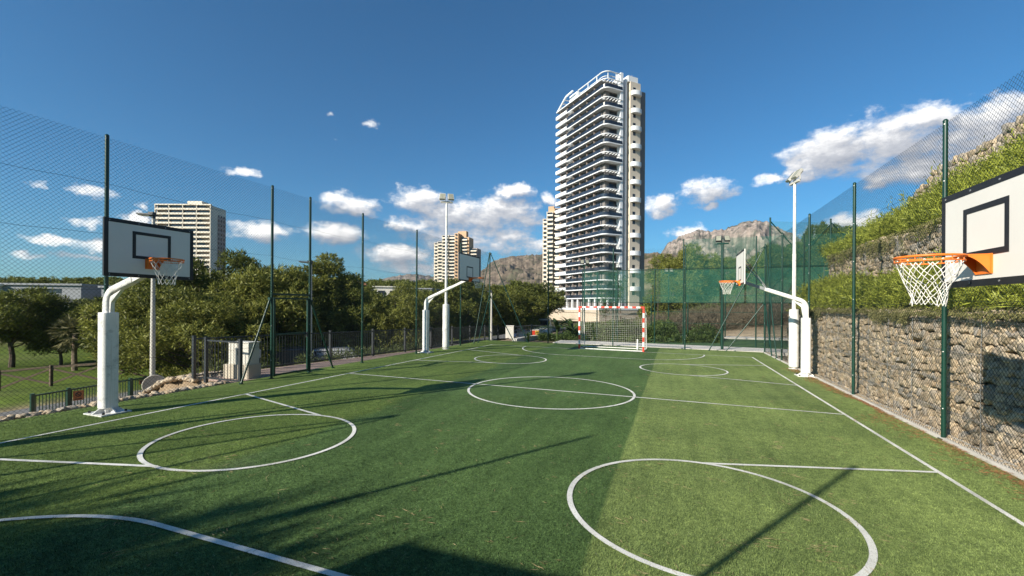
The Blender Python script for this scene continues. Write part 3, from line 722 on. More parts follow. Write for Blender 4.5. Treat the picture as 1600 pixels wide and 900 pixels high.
# ================================================================== GOAL
def goal():
    t = thing('handball_goal', 'red and white striped goal with a white net at the far end', 'goal', (-2.82, 21.50, gz(-2.82, 21.5)), R(-5))
    Wd, Hh, w = 3.08, 2.06, .08
    red = MB(); wh = MB(); n = 16
    def bars(a, b_, k, start):
        a = Vector(a); b_ = Vector(b_)
        for i in range(k):
            (red if (i+start) % 2 == 0 else wh).bar(a+(b_-a)*i/k, a+(b_-a)*(i+1)/k, w, w)
    for sx in (-1, 1): bars((sx*Wd/2, 0, Hh-w/2), (sx*Wd/2, 0, 0), 9, 0)
    bars((-Wd/2-w/2, 0, Hh), (Wd/2+w/2, 0, Hh), 17, 0)
    wh.build('goal_frame', 'white_paint', t); red.build('red_stripe', 'red_paint', t)
    f = MB(); db, dt = 1.0, .75
    f.tube([(-Wd/2, .02, .03), (-Wd/2, db, .03), (Wd/2, db, .03), (Wd/2, .02, .03)], .02, 8)
    for sx in (-1, 1): f.tube([(sx*Wd/2, .02, Hh-.02), (sx*Wd/2, dt*.6, Hh-.06), (sx*Wd/2, dt, Hh-.25), (sx*Wd/2, db, .03)], .014, 8)
    f.build('net_support', 'white_paint', t, True)
    g = MB(); g.bar((-Wd/2, 0, .02), (Wd/2, 0, .02), .05, .035); g.build('ground_bar', 'white_paint', t)
    net = MB(); sp = .105; rr = .0022
    def sag(x, s_): return .06*math.sin(math.pi*(x/Wd+.5))*s_
    nx = int(Wd/sp)
    prof = [(.05, Hh-.06), (.28, Hh-.13), (.55, Hh-.22), (.8, 1.55), (.92, 1.1), (.98, .6), (1.0, .06)]
    for i in range(nx+1):
        x = -Wd/2+Wd*i/nx; net.tube([(x, yy, z-sag(x, 3.2 if 0 < j < 3 else .6*(j == 3))) for j, (yy, z) in enumerate(prof)], rr, 4)
    pl = []
    for j in range(len(prof)-1):
        m_ = 5 if j > 2 else 3
        for k in range(m_): s_ = k/m_; pl.append((prof[j][0]*(1-s_)+prof[j+1][0]*s_, prof[j][1]*(1-s_)+prof[j+1][1]*s_, 3.2 if 0 < j < 3 else .6*(j == 3)))
    for yy, z, sg in pl: net.tube([(-Wd/2+Wd*i/24, yy, z-sag(-Wd/2+Wd*i/24, sg)) for i in range(25)], rr, 4)
    for sx in (-1, 1):
        for k in range(16):
            z = .06+k*.12; dep = np.interp(z, [p_[1] for p_ in prof[::-1]], [p_[0] for p_ in prof[::-1]]); net.tube([(sx*Wd/2, .03, z), (sx*Wd/2, dep, z)], rr, 4)
        for k in range(8):
            yy = .1+k*.115; zt = np.interp(yy, [p_[0] for p_ in prof], [p_[1] for p_ in prof]); net.tube([(sx*Wd/2, yy, .04), (sx*Wd/2, yy, zt)], rr, 4)
    net.build('goal_net', 'rope', t)
    p_ = MB(); p_.cyl((1.12, .95, 0), (1.12, .95, .5), .05, .04, 10); p_.build('net_weight', 'white_pad', t)
goal()

# ================================================================== GABION WALLS
def ico():
    t = (1+5**.5)/2
    v = np.array([(-1, t, 0), (1, t, 0), (-1, -t, 0), (1, -t, 0), (0, -1, t), (0, 1, t), (0, -1, -t), (0, 1, -t), (t, 0, -1), (t, 0, 1), (-t, 0, -1), (-t, 0, 1)], float)
    v /= np.linalg.norm(v[0])
    f = [(0, 11, 5), (0, 5, 1), (0, 1, 7), (0, 7, 10), (0, 10, 11), (1, 5, 9), (5, 11, 4), (11, 10, 2), (10, 7, 6), (7, 1, 8), (3, 9, 4), (3, 4, 2), (3, 2, 6), (3, 6, 8), (3, 8, 9), (4, 9, 5), (2, 4, 11), (6, 2, 10), (8, 6, 7), (9, 8, 1)]
    v = list(map(tuple, v)); c = {}
    def mid(a, b):
        k = (min(a, b), max(a, b))
        if k not in c: m = np.array(v[a])+np.array(v[b]); c[k] = len(v); v.append(tuple(m/np.linalg.norm(m)))
        return c[k]
    g = []
    for a, b, d in f: x, y, z = mid(a, b), mid(b, d), mid(d, a); g += [(a, x, z), (b, y, x), (d, z, y), (x, y, z)]
    return np.array(v), np.array(g)
ICO_V, ICO_F = ico()
def ico2():
    v = list(map(tuple, ICO_V)); c = {}; g = []
    def mid(a, b):
        k = (min(a, b), max(a, b))
        if k not in c: m = np.array(v[a])+np.array(v[b]); c[k] = len(v); v.append(tuple(m/np.linalg.norm(m)))
        return c[k]
    for a, b, d in ICO_F: x, y, z = mid(a, b), mid(b, d), mid(d, a); g += [(a, x, z), (b, y, x), (d, z, y), (x, y, z)]
    return np.array(v), np.array(g)
ICO2 = ico2()
def stones(C, S, seed, ball=None):
    """C centres (n,3), S half sizes (n,3): angular stones, flat facets"""
    BV, BF = ball or (ICO_V, ICO_F); g = np.random.default_rng(seed); n = len(C); v = np.repeat(BV[None], n, 0)
    # planes cut the ball into a blocky stone
    for k in range(9):
        d = g.normal(size=(n, 1, 3)); d /= np.linalg.norm(d, axis=2, keepdims=True); lim = g.uniform(.46, .80, (n, 1))
        s = (v*d).sum(2); over = np.clip(s-lim, 0, None); v = v-over[..., None]*d
    v[..., 0] = np.maximum(v[..., 0], -g.uniform(.42, .62, (n, 1))-.12*v[..., 1]*g.normal(size=(n, 1))-.15*v[..., 2]*g.normal(size=(n, 1)))
    v = v*(1+(.045 if ball is None else .02)*g.normal(size=(n, len(BV), 1)))
    a = g.uniform(-.35, .35, n); ca, sa = np.cos(a)[:, None], np.sin(a)[:, None]
    v = v*S[:, None, :]*1.18
    y, z = v[..., 1]*ca-v[..., 2]*sa, v[..., 1]*sa+v[..., 2]*ca
    v = np.stack([v[..., 0], y, z], -1)+C[:, None, :]
    F = (BF[None]+np.arange(n)[:, None, None]*len(BV)).reshape(-1, 3)
    return v.reshape(-1, 3), F
def gabion(label, X, y0, y1, z0, z1f, seed, size=.17, depth=.9, wires=True, course=.5, end=True, ball=None):
    """face at X looking to -X, from y0 to y1; z1f(y) is the top"""
    t = thing('gabion_wall', label, 'stone wall', (0, 0, 0), 0, 'stone filled gabion walls in terraces')
    g = np.random.default_rng(seed); C = []; S = []
    zt = max(z1f(y0), z1f(y1)); nc = int((zt-z0)/course)+1
    for c in range(nc):
        zb = z0+c*course; n_r = max(3, int(course/(size*.78)))
        for r_ in range(n_r):
            z0r = zb+(r_+.5)*course/n_r; ph = g.uniform(0, 9); y = y0+g.uniform(0, .1)
            while y < y1:
                wd = size*g.uniform(.45, 1.75); z = z0r+.032*math.sin(y*5+ph)+g.uniform(-.022, .022)
                if z+course/n_r*.35 < z1f(y+wd/2):
                    C.append((X+.07+g.uniform(-.010, .010)-.028*math.sin(min(1, max(0, (z-zb)/course))*math.pi), y+wd/2, z))
                    S.append((.10*g.uniform(.85, 1.1), wd*.64, course/n_r*g.uniform(.60, .86)))
                y += wd*.97
    for y in np.arange(y0+.1, y1, size*.9):                 # cap stones seen from above
        for dx in (.25, .45, .65): C.append((X+dx, y+g.uniform(-.05, .05), z1f(y)-.06+g.uniform(-.03, .03))); S.append((.11, .1, .07))
    if end:
        for z in np.arange(z0+.08, z1f(y1), .15):
            for dx in np.arange(.15, depth, .17): C.append((X+dx, y1-.03, z)); S.append((.1, .08, .085))
    V, F = stones(np.array(C), np.array(S), seed+1, ball); np_mesh('stone_fill', V, F, 'stone', t)
    b = MB(); k = 24
    for i in range(k):
        ya, yb = y0+(y1-y0)*i/k, y0+(y1-y0)*(i+1)/k
        for a in (0,): b.box((X+.12+depth/2, (ya+yb)/2, (z0-.3+min(z1f(ya), z1f(yb))-.06)/2), (depth, yb-ya, min(z1f(ya), z1f(yb))-.06-z0+.3))
    b.build('core', 'dark_fill', t)
    if wires:
        w = MB()
        for z in np.arange(z0, zt+.01, course):
            for dz in (0, .02): w.tube([(X-.045+.01*math.sin(y*3+z), y, z+dz) for y in np.arange(y0, y1, .3) if z <= z1f(y)+.02] or [(X, y0, z), (X, y0+.1, z)], .004, 4)
        for y in np.arange(y0, y1+.01, 1.0): w.tube([(X-.05, y, z0), (X-.06, y, (z0+z1f(y))/2), (X-.045, y, z1f(y))], .004, 4)
        w.build('wire_basket', 'galv', t)
    return t
gabion('long gabion retaining wall of tan stones behind the right fence, lowest tier', 4.34, 2.5, 20.3, -.16, lambda y: 1.98+.03*math.sin(y*1.7), 3, .112, ball=ICO2)
gabion('middle gabion tier of tan stones between the two strips of shrubs', 5.45, 4.0, 19.4, 2.25, lambda y: 3.98+.04*math.sin(y*1.3), 4, .15)
gabion('top tier of rough stones sloping down above the upper shrubs', 7.05, 5.0, 17.6, 4.4, lambda y: 6.28-.055*(y-12)-.018*max(0, y-14)**2+.10*math.sin(y*2.1), 5, .19, wires=False)

# ================================================================== SHRUB STRIPS
def leaf_blades(P, D, ln, wd, g, curl=.25, nrm=None):
    """blade quads: base P, direction D (unit), length ln, width wd"""
    n = len(P); r = g.normal(size=(n, 3)) if nrm is None else nrm+g.normal(0, .35, (n, 3)); s = np.cross(D, r); s /= np.linalg.norm(s, axis=1)[:, None]+1e-9
    up = np.cross(s, D)
    mid = P+D*(ln*.5)[:, None]; tip = P+D*ln[:, None]-up*(ln*curl*g.uniform(-1, 1, n))[:, None]
    V = np.stack([P, mid+s*(wd*.5)[:, None], tip, mid-s*(wd*.5)[:, None]], 1).reshape(-1, 3)
    F = np.arange(n)[:, None]*4+np.array([0, 1, 2, 3]); return V, F
_P, _D, _L, _g = LATER_BLADES(); _V, _F = leaf_blades(_P, _D, _L, np.full(len(_P), .0036), _g, .3); tag(np_mesh('turf_blades', _V, _F, 'turf'), 'short green plastic blades of the turf near the viewer', 'turf', kind='stuff')
def hedge(name, label, surf, nu, y0, y1, m, seed, shoot=(.22, .42), leaf=(.07, .11), lean=(-.35, -.15, .9), per=15, wd=.20):
    """shoots grown from a surface surf(s, y) -> (x, z), s in 0..1 across the strip"""
    g = np.random.default_rng(seed); s = g.uniform(0, 1, nu); y = g.uniform(y0, y1, nu)
    x, z = surf(s, y); x = x+g.normal(0, .05, nu); z = z+g.normal(0, .03, nu)
    d = np.array(lean)[None]+g.normal(0, .42, (nu, 3)); d /= np.linalg.norm(d, axis=1)[:, None]
    ln = g.uniform(*shoot, nu)*(.35+1.3*fbm(x*1.6+3, y*1.6, 3, seed))*np.where(g.uniform(0, 1, nu) > .965, 1.7, 1.)
    t = np.linspace(.05, 1, per)[None, :]+g.uniform(-.03, .03, (nu, per))
    base = np.stack([x, y, z], -1)
    P = base[:, None]+d[:, None]*(ln[:, None]*t)[..., None]
    P[..., 2] -= (.12*(ln[:, None]*t)**2)
    rad = g.normal(size=(nu, per, 3)); D = d[:, None]*.75+rad*.5; D /= np.linalg.norm(D, axis=2)[..., None]
    L_ = g.uniform(*leaf, (nu, per))
    V, F = leaf_blades(P.reshape(-1, 3), D.reshape(-1, 3), L_.ravel(), L_.ravel()*wd, g)
    o = np_mesh(name, V, F, m); return tag(o, label, 'shrubs', kind='stuff')
hedge('shrub_strip', 'lower strip of bushy green shrubs on the first stone terrace',
      lambda s, y: (4.55+s*1.0, 1.95+.62*np.sin(np.clip(s*1.25, 0, 1)*math.pi*.62)+.55*(fbm(y*1.1, s*2, 3, 4)-.5)), 5200, 3.5, 20.0, 'hedge_leaf', 21, shoot=(.26, .56), leaf=(.08, .15), per=17, wd=.15)
def up_surf(s, y):
    top = np.interp(y, [4, 8, 12, 14, 16.5, 18.5, 20.5], [5.45, 5.4, 5.25, 5.05, 4.8, 4.5, 4.15]); k = np.interp(y, [17.5, 20.5], [1, .5])
    return 5.62+s*1.55*k, 3.98+(top-3.98)*np.clip(s*1.15, 0, 1)**.8-.10+.6*(fbm(y*1.0+7, s*3, 3, 5)-.5)
hedge('shrub_strip', 'upper strip of yellow green shrubs under the top stone tier', up_surf, 7600, 4.5, 20.3, 'hedge_leaf', 22, shoot=(.28, .62), leaf=(.09, .16), per=17, wd=.15)
def creepers(label, X, y0, y1, z, seed, n=420):
    g = np.random.default_rng(seed); P = []; D = []
    for k in range(n):
        y = g.uniform(y0, y1); dens = float(fbm(y*.55, 3.3, 3, seed)); ln = max(.05, (dens-.36)*1.9*g.uniform(.2, 1.1))
        x = X-.07+g.uniform(-.03, .03); sw = g.uniform(-.12, .12); m = int(ln/.012)+6
        for i in range(m):
            t = i/m; P.append((x+.22*(1-min(1, t*6+.15))-.03*t+g.normal(0, .015), y+sw*t+g.normal(0, .02), z+.07*(1-t*5 if t < .2 else 0)-ln*t+g.normal(0, .012))); D.append((-.35+g.normal(0, .5), g.normal(0, .5), -.8+g.normal(0, .3)))
    P = np.array(P); D = np.array(D); D /= np.linalg.norm(D, axis=1)[:, None]; L_ = g.uniform(.03, .065, len(P))
    V, F = leaf_blades(P, D, L_, L_*.28, g); return tag(np_mesh('creeper', V, F, 'creeper_leaf'), label, 'creeper', kind='stuff')
creepers('dry olive creeper hanging over the rim of the lowest stone wall', 4.34, 3.0, 20.2, 2.0, 31, 1300)
creepers('dry olive creeper hanging over the rim of the middle stone tier', 5.45, 4.2, 19.3, 4.0, 32, 480)

# ================================================================== TREES
def tube_np(b, pts, r, n=7): b.tube(pts, r, n)
def crown_points(g, Rx, Hc, lobes, tufts, per, ln, flat=.75, small=1.):
    """foliage pads: tufts on the shells of many lobes, blades lying on the shell so that each pad catches light as one"""
    P = []; D = []; LN = []; NR = []
    cs = []
    for i in range(lobes):
        for _ in range(40):
            a = g.uniform(0, 2*math.pi); q = g.uniform(.02, 1)**.5*.98; zz = g.uniform(-.86, .92)
            if .36 < q*q+zz*zz < .97: break
        cs.append((Rx*q*math.cos(a), Rx*q*math.sin(a), Hc*.5*zz))
    for c in cs:
        lr = Rx*g.uniform(.13, .31)*small
        k = int(tufts*(lr/(Rx*.26))**1.5)+4; d = g.normal(size=(k, 3)); d[:, 2] = d[:, 2]*.9+.18; d /= np.linalg.norm(d, axis=1)[:, None]
        rad = lr*(g.uniform(.72, 1.08, (k, 1)))
        base = np.array(c)+d*rad*np.array([1, 1, flat])
        dd = g.normal(0, .8, (k, per, 3))+d[:, None]*.55+np.array([0, 0, .25]); dd /= np.linalg.norm(dd, axis=2)[..., None]
        P.append(np.repeat(base[:, None], per, 1).reshape(-1, 3)+g.normal(0, ln*.3, (k*per, 3))); D.append(dd.reshape(-1, 3)); LN.append(g.uniform(.6, 1.25, k*per)*ln); NR.append(np.repeat(d[:, None], per, 1).reshape(-1, 3))
    return np.concatenate(P), np.concatenate(D), np.concatenate(LN), cs, np.concatenate(NR)
def make_tree(name, label, cat, H, Rx, clear, seed, m='pine_leaf', lobes=20, tufts=70, per=12, ln=.30, wd=.17, lean=0., flat=.75, tr=.13):
    g = np.random.default_rng(seed); t = thing(name, label, cat)
    Hc = H-clear; zc = clear+Hc*.5
    P, D, LN, cs, NR = crown_points(g, Rx, Hc, lobes, tufts, per, ln, flat); P = P+np.array([lean*.8, 0, zc])
    V, F = leaf_blades(P, D, LN, LN*wd, g, .25, NR); np_mesh('crown', V, F, m, t)
    b = MB(); tp = [(0, 0, -.4), (lean*.15+.05, .03, clear*.5), (lean*.5, -.04, clear), (lean*.75+.05, .02, zc), (lean*.8, 0, zc+Hc*.28)]
    b.tube(tp, [tr*1.35, tr*1.05, tr*.9, tr*.6, tr*.2], 8)
    for c in cs[::2]:
        z0 = clear*.8+g.uniform(0, Hc*.3); s_ = min(1, z0/(zc+Hc*.28)); a = Vector((lean*.5+.02, 0, z0)); e = Vector(c)+Vector((lean*.8, 0, zc))
        mid = (a+e)/2+Vector((0, 0, -.12*Rx*.3)); b.tube([a, mid, e], [tr*.45, tr*.3, tr*.1], 6)
    b.build('trunk', 'bark', t, True); return t
def zt(x, y): return float(terr(x, y))
protos = {}
PR = thing('parked_protos', None, None)
SPEC = {'a': (7.0, 3.0, 1.3, 101, 'pine_leaf'), 'b': (6.5, 2.4, 1.7, 102, 'pine_leaf'), 'c': (6.0, 3.2, .9, 103, 'pine_leaf_pale'), 'd': (8.0, 2.7, 1.6, 104, 'pine_leaf_pale'), 'e': (5.5, 2.8, 1.8, 105, 'pine_leaf'), 'f': (5.0, 3.0, .15, 106, 'pine_leaf_pale'), 'g': (6.0, 3.0, .3, 107, 'pine_leaf')}
used = set()
def tree(kind, r, d, top, label, group=None, rz=0., wide=1., name='pine_tree', cat='tree', zb=None, lean=0.):
    """r, d: metres right and forward of the view; top: height of the tip above datum"""
    wide = wide*.93; x, y = cf(r, d); z = zt(x, y)-.1 if zb is None else zb; H, Rx = SPEC[kind][0], SPEC[kind][1]; s = (top-z)/H
    if kind not in protos:
        protos[kind] = make_tree(name, label, cat, H, Rx, SPEC[kind][2], SPEC[kind][3], SPEC[kind][4], lobes=46, tufts=56, per=12, ln=.26, wd=.24)
        o = protos[kind]; o.location = (x, y, z); o.rotation_euler = (0, 0, rz); o.scale = (s*wide, s*wide, s)
        if group: o['group'] = group
        return o
    o = copy_thing(protos[kind], (x, y, z), rz, label, group, (s*wide, s*wide, s))
    if group is None and 'group' in o: del o['group']
    o['label'] = label; o['category'] = cat; return o
bpy.data.objects.remove(PR)
GL = 'pines on the lawn beyond the left fence'
tree('e', -41, 36, 2.8, 'dark pine on the lawn at the very left edge of the photo', GL, .3, 1.25)
tree('a', -38.5, 37.5, 2.7, 'round pine on the lawn just right of the left edge, dark trunk bare', GL, 1.1, 1.05)
tree('b', -35.5, 38, 2.4, 'slim trunked pine on the lawn beside the fan palm, to its left', GL, 2.2, 1.2)
tree('e', -32.5, 40, 2.8, 'pine on the lawn right behind the fan palm', GL, 3.7, 1.25)
tree('a', -29.5, 38, 3.0, 'pine on the lawn behind the padded post of the near left hoop', GL, 4.6, 1.0)
tree('c', -41, 46, 2.9, 'second row pine behind the lawn at the left edge', GL, 2.0, 1.2)
tree('a', -36, 48, 2.9, 'second row pine behind the fan palm', GL, 3.0, 1.2)
tree('c', -31, 48, 3.1, 'second row pine left of the near left hoop arm', GL, 5.0, 1.2)
tree('b', -46, 50, 3.0, 'farther pine seen low between the leftmost pines', GL, 1.5, 1.4)
G2 = 'dense pines between the lamp post and the railing'
tree('f', -16.0, 20.5, 2.5, 'spreading pine with low boughs behind the lamp post', G2, .4, 1.28)
tree('g', -18.3, 28, 5.2, 'tall dense pine under the left hotel tower', G2, 1.4, 1.1)
tree('g', -22.5, 30, 4.1, 'broad pine directly below the near left backboard', G2, 2.4, 1.15)
tree('f', -12.9, 18.5, 1.9, 'leaning low pine beside the grey round disc', G2, 3.9, 1.3)
tree('f', -13.4, 24.5, 3.7, 'pale pine above the cream cabinet', G2, 4.4, .95)
tree('g', -12.4, 27, 4.0, 'pine behind the left gate brace', G2, 5.2, 1.3)
tree('f', -25.5, 33, 3.9, 'pale pine left of the lamp post', G2, 5.9, 1.1)
tree('d', -27, 41, 4.7, 'second row pine between hoop post and lamp post', G2, .9, 1.3)
G3 = 'pines behind the dark railing'
tree('d', -11.9, 27.5, 5.05, 'tall pine with a rounded top behind the gate post', G3, 2.9, 1.28)
tree('a', -9.6, 26.5, 3.0, 'dark pine right of the tall one, in the middle fence bay', G3, .7, 1.05)
tree('c', -7.3, 27.5, 3.15, 'yellowish pine behind the fence bay left of the far hoop', G3, 1.9, .95)
tree('b', -5.9, 31, 2.3, 'low dark pine left of the far left hoop', G3, 3.1, 1.4)
tree('e', -6.4, 35, 2.8, 'small pine by the sunlit low wall', G3, 4.1, 1.3)
tree('a', -3.9, 34, 4.2, 'broad pine right behind the far left hoop', G3, 5.1, 1.15)
tree('d', -1.9, 37, 3.6, 'pine between the far left hoop and the corner tripod', G3, .2, 1.15)
tree('c', -.2, 39, 3.6, 'bright pine behind the corner tripod', G3, 1.3, 1.2)
tree('e', 1.6, 44, 4.1, 'dark pine right of the corner tripod', G3, 2.6, 1.3)
tree('b', .6, 50, 4.6, 'darker pine behind the thin street lamp', G3, 3.3, 1.5)
tree('a', -15.5, 42, 4.2, 'distant row pine below the blue mountains', G3, 4.2, 1.3)
tree('a', -10, 44, 3.9, 'distant row pine left of the white house', G3, 5.5, 1.3)
tree('c', -5.5, 47, 3.6, 'distant row pine below the white house', G3, .6, 1.3)
G4 = 'trees on the slope behind the green netting'
tree('c', 24.2, 62, 10.6, 'bushy tree with dark gaps standing highest behind the netting', G4, 1.0, 1.15, zb=3.0, name='broadleaf_tree')
tree('e', 27.0, 70, 9.2, 'tree lower down the slope left of the highest one', G4, 2.0, 1.4, zb=2., name='broadleaf_tree')
tree('c', 21.3, 58, 5.6, 'tree half hidden by the netting beside the tower', G4, 3.0, 1.3, zb=.5, name='broadleaf_tree')
tree('a', 30, 62, 9.2, 'tree behind the netting right of the green floodlight pole', G4, 4.0, 1.3, zb=3.5, name='broadleaf_tree')
tree('b', 34.5, 60, 8.4, 'tree behind the far right hoop board', G4, 5.0, 1.5, zb=3.5, name='broadleaf_tree')
tree('c', 39, 58, 9.0, 'tree behind the white floodlight pole', G4, 5.6, 1.4, zb=3.5, name='broadleaf_tree')
tree('b', 22, 31, 8.2, 'small airy tree on top of the terraces left of the upper shrubs', G4, .5, .85, zb=4.0, name='broadleaf_tree')
tree('e', 19.4, 32, 6.4, 'low round tree beside the airy tree at the terrace end', G4, 1.5, 1.0, zb=3.0, name='broadleaf_tree')
tree('e', 25.5, 29.5, 6.8, 'round tree just above the end of the upper shrubs', G4, 2.5, 1.0, zb=4.0, name='broadleaf_tree')
# fan palm on the lawn
def palm(label, r, d, top, sc=1., seed=5, name='fan_palm', group=None):
    x, y = cf(r, d); z = zt(x, y); g = np.random.default_rng(seed); t = thing(name, label, 'palm', (x, y, z), seed, group); Hh = top-z
    b = MB(); b.tube([(0, 0, -.3), (.04, 0, Hh*.3), (.0, .03, Hh*.62)], [.2, .17, .15], 9); b.build('trunk', 'palm_bark', t, True)
    P = []; D = []; LN = []
    for k in range(46):
        a = g.uniform(0, 2*math.pi); e = g.uniform(-1.1, 1.3); ax = np.array([math.cos(a)*math.cos(e), math.sin(a)*math.cos(e), math.sin(e)]); c = np.array([0, 0, Hh*.66])+ax*g.uniform(.55, .95)*sc
        s = np.cross(ax, [0, 0, 1.]); s /= np.linalg.norm(s)+1e-9; u = np.cross(s, ax)
        for i in range(16):
            q = (i/15-.5)*2.4; d_ = ax*math.cos(q)+s*math.sin(q)+np.array([0, 0, -.25]); P.append(c); D.append(d_/np.linalg.norm(d_)); LN.append(g.uniform(.5, .75)*sc)
    V, F = leaf_blades(np.array(P), np.array(D), np.array(LN), np.array(LN)*.09, g); np_mesh('crown', V, F, 'palm_leaf', t); return t
palm('fan palm with drooping dry fronds among the pines on the lawn', -34.4, 34.6, 1.3, 1.15)
# far wooded slope: one mass
def woodland():
    g = np.random.default_rng(77); base = []
    for k in range(4):
        P, D, LN, _, NR = crown_points(np.random.default_rng(200+k), 1., 1.6, 18, 9, 6, .26, .8, 1.3); base.append(leaf_blades(P, D, LN, LN*.5, g, .25, NR)[0])
    Vs = []; n = 0
    while n < 900:
        d = 50+g.uniform(0, 1)**1.3*200; r = g.uniform(-1.3, .055)*d
        if d < 68: continue
        x, y = cf(r, d); s = g.uniform(2.4, 4.2); z = zt(x, y); a = g.uniform(0, 6.28); v = base[n % 4]*s*np.array([1, 1, .9]); ca, sa = math.cos(a), math.sin(a)
        Vs.append(np.stack([v[:, 0]*ca-v[:, 1]*sa+x, v[:, 0]*sa+v[:, 1]*ca+y, v[:, 2]+z+s*.75], -1)); n += 1
    n = 0
    while n < 200:
        d = g.uniform(75, 190); r = g.uniform(.31, .98)*d
        x, y = cf(r, d); s = g.uniform(1.6, 3.4); z = zt(x, y); a = g.uniform(0, 6.28); v = base[n % 4]*s*np.array([1, 1, .8]); ca, sa = math.cos(a), math.sin(a)
        Vs.append(np.stack([v[:, 0]*ca-v[:, 1]*sa+x, v[:, 0]*sa+v[:, 1]*ca+y, v[:, 2]+z+s*.5], -1)); n += 1
    V = np.concatenate(Vs); F = np.arange(len(V)).reshape(-1, 4)
    tag(np_mesh('woodland', V, F, 'pine_leaf'), 'far wooded slope of dark pines along the skyline', 'woodland', kind='stuff')
woodland()
# brown brush on the slope behind the field, and the green planting behind the goal
def scrub(name, label, pts, m, seed, size, per=130, ln=.35, wd=.06):
    g = np.random.default_rng(seed); P = []; D = []
    for x, y, z, s in pts:
        d = g.normal(size=(per, 3)); d[:, 2] = abs(d[:, 2])+.1; d /= np.linalg.norm(d, axis=1)[:, None]
        P.append(np.array([x, y, z])+d*g.uniform(0, 1, (per, 1))**.6*s); dd = d+g.normal(0, .6, (per, 3)); D.append(dd/np.linalg.norm(dd, axis=1)[:, None])
    P = np.concatenate(P); D = np.concatenate(D); L_ = g.uniform(.6, 1.3, len(P))*ln
    V, F = leaf_blades(P, D, L_, L_*wd, g, .4); return tag(np_mesh(name, V, F, m), label, 'shrubs', kind='stuff')
def brush_pts():
    g = np.random.default_rng(9); o = []
    for k in range(420):
        d = g.uniform(37, 54); r = g.uniform(.305, .62)*d; x, y = cf(r, d); s = g.uniform(.7, 1.5); o.append((x, y, zt(x, y)-.1, s))
    return o
scrub('brushwood', 'grey brown leafless brushwood on the slope behind the netting', brush_pts(), 'brush_twig', 61, 1., 420, .42, .05)
def green_pts():
    g = np.random.default_rng(10); o = []
    for k in range(170):
        d = g.uniform(45, 70); r = g.uniform(.33, .74)*d; x, y = cf(r, d); s = g.uniform(.8, 1.8); o.append((x, y, zt(x, y), s))
    return o
scrub('undergrowth', 'green undergrowth above the brushwood', green_pts(), 'scrub_leaf', 62, 1., 260, .32, .22)
def bed_pts():
    g = np.random.default_rng(14); o = []
    for k in range(230):
        d = g.uniform(26.6, 38); r = g.uniform(.06, .42)*d; x, y = cf(r, d)
        if y < 26.3 or (x > -1.4 and y > 26.6 and y < 35): continue
        o.append((x, y, zt(x, y), g.uniform(.2, .5)))
    return o
scrub('ground_cover', 'low leafy ground cover in the bed behind the goal', bed_pts(), 'garden_leaf', 64, 1., 150, .14, .34)
def back_pts():
    g = np.random.default_rng(18); o = []
    for k in range(150):
        d = g.uniform(37, 75); r = g.uniform(.13, .31)*d; x, y = cf(r, d); o.append((x, y, zt(x, y)-.1, g.uniform(.5, 1.1)))
    return o
scrub('undergrowth', 'green planting between the garden bed and the white tower', back_pts(), 'garden_leaf', 65, 1., 420, .22, .34)
def bank_pts():
    g = np.random.default_rng(12); o = []
    for k in range(46): x = g.uniform(-14.5, -13.0); y = g.uniform(9.5, 22); o.append((x, y, zt(x, y), g.uniform(.25, .6)))
    for k in range(14): x = g.uniform(-13.6, -12.2); y = g.uniform(6.9, 8.2); o.append((x, y, zt(x, y), g.uniform(.12, .3)))
    return o
scrub('undergrowth', 'low green weeds on the bank below the dark railing', bank_pts(), 'scrub_leaf', 63, 1., 140, .16, .2)

# ================================================================== GARDEN BEHIND THE GOAL
def shrub(label, x, y, s, seed, m='garden_leaf', ln=.16, wd=.32, n=None, flat=.8, group='garden shrubs behind the goal'):
    n = n or int(700*max(1., (s/.5)**2)); g = np.random.default_rng(seed); d = g.normal(size=(n, 3)); d[:, 2] = abs(d[:, 2])*flat; d /= np.linalg.norm(d, axis=1)[:, None]
    k = .75+.5*fbm(np.arctan2(d[:, 1], d[:, 0])*1.3, d[:, 2]*2, 2, seed)
    P = d*(g.uniform(.25, 1, (n, 1))**.5)*s*k[:, None]; dd = d+g.normal(0, .6, (n, 3)); dd /= np.linalg.norm(dd, axis=1)[:, None]; L_ = g.uniform(.6, 1.3, n)*ln
    V, F = leaf_blades(P, dd, L_, L_*wd, g); t = thing('shrub', label, 'shrub', (x, y, float(terr(x, y))-.03), 0, group)
    np_mesh('leaves', V, F, m, t); b = MB()
    for i in range(5): a = i*1.26; b.tube([(0, 0, -.05), (.25*s*math.cos(a), .25*s*math.sin(a), .4*s), (.5*s*math.cos(a), .5*s*math.sin(a), .75*s)], [.012, .009, .004], 5)
    b.build('stem', 'bark', t); return t
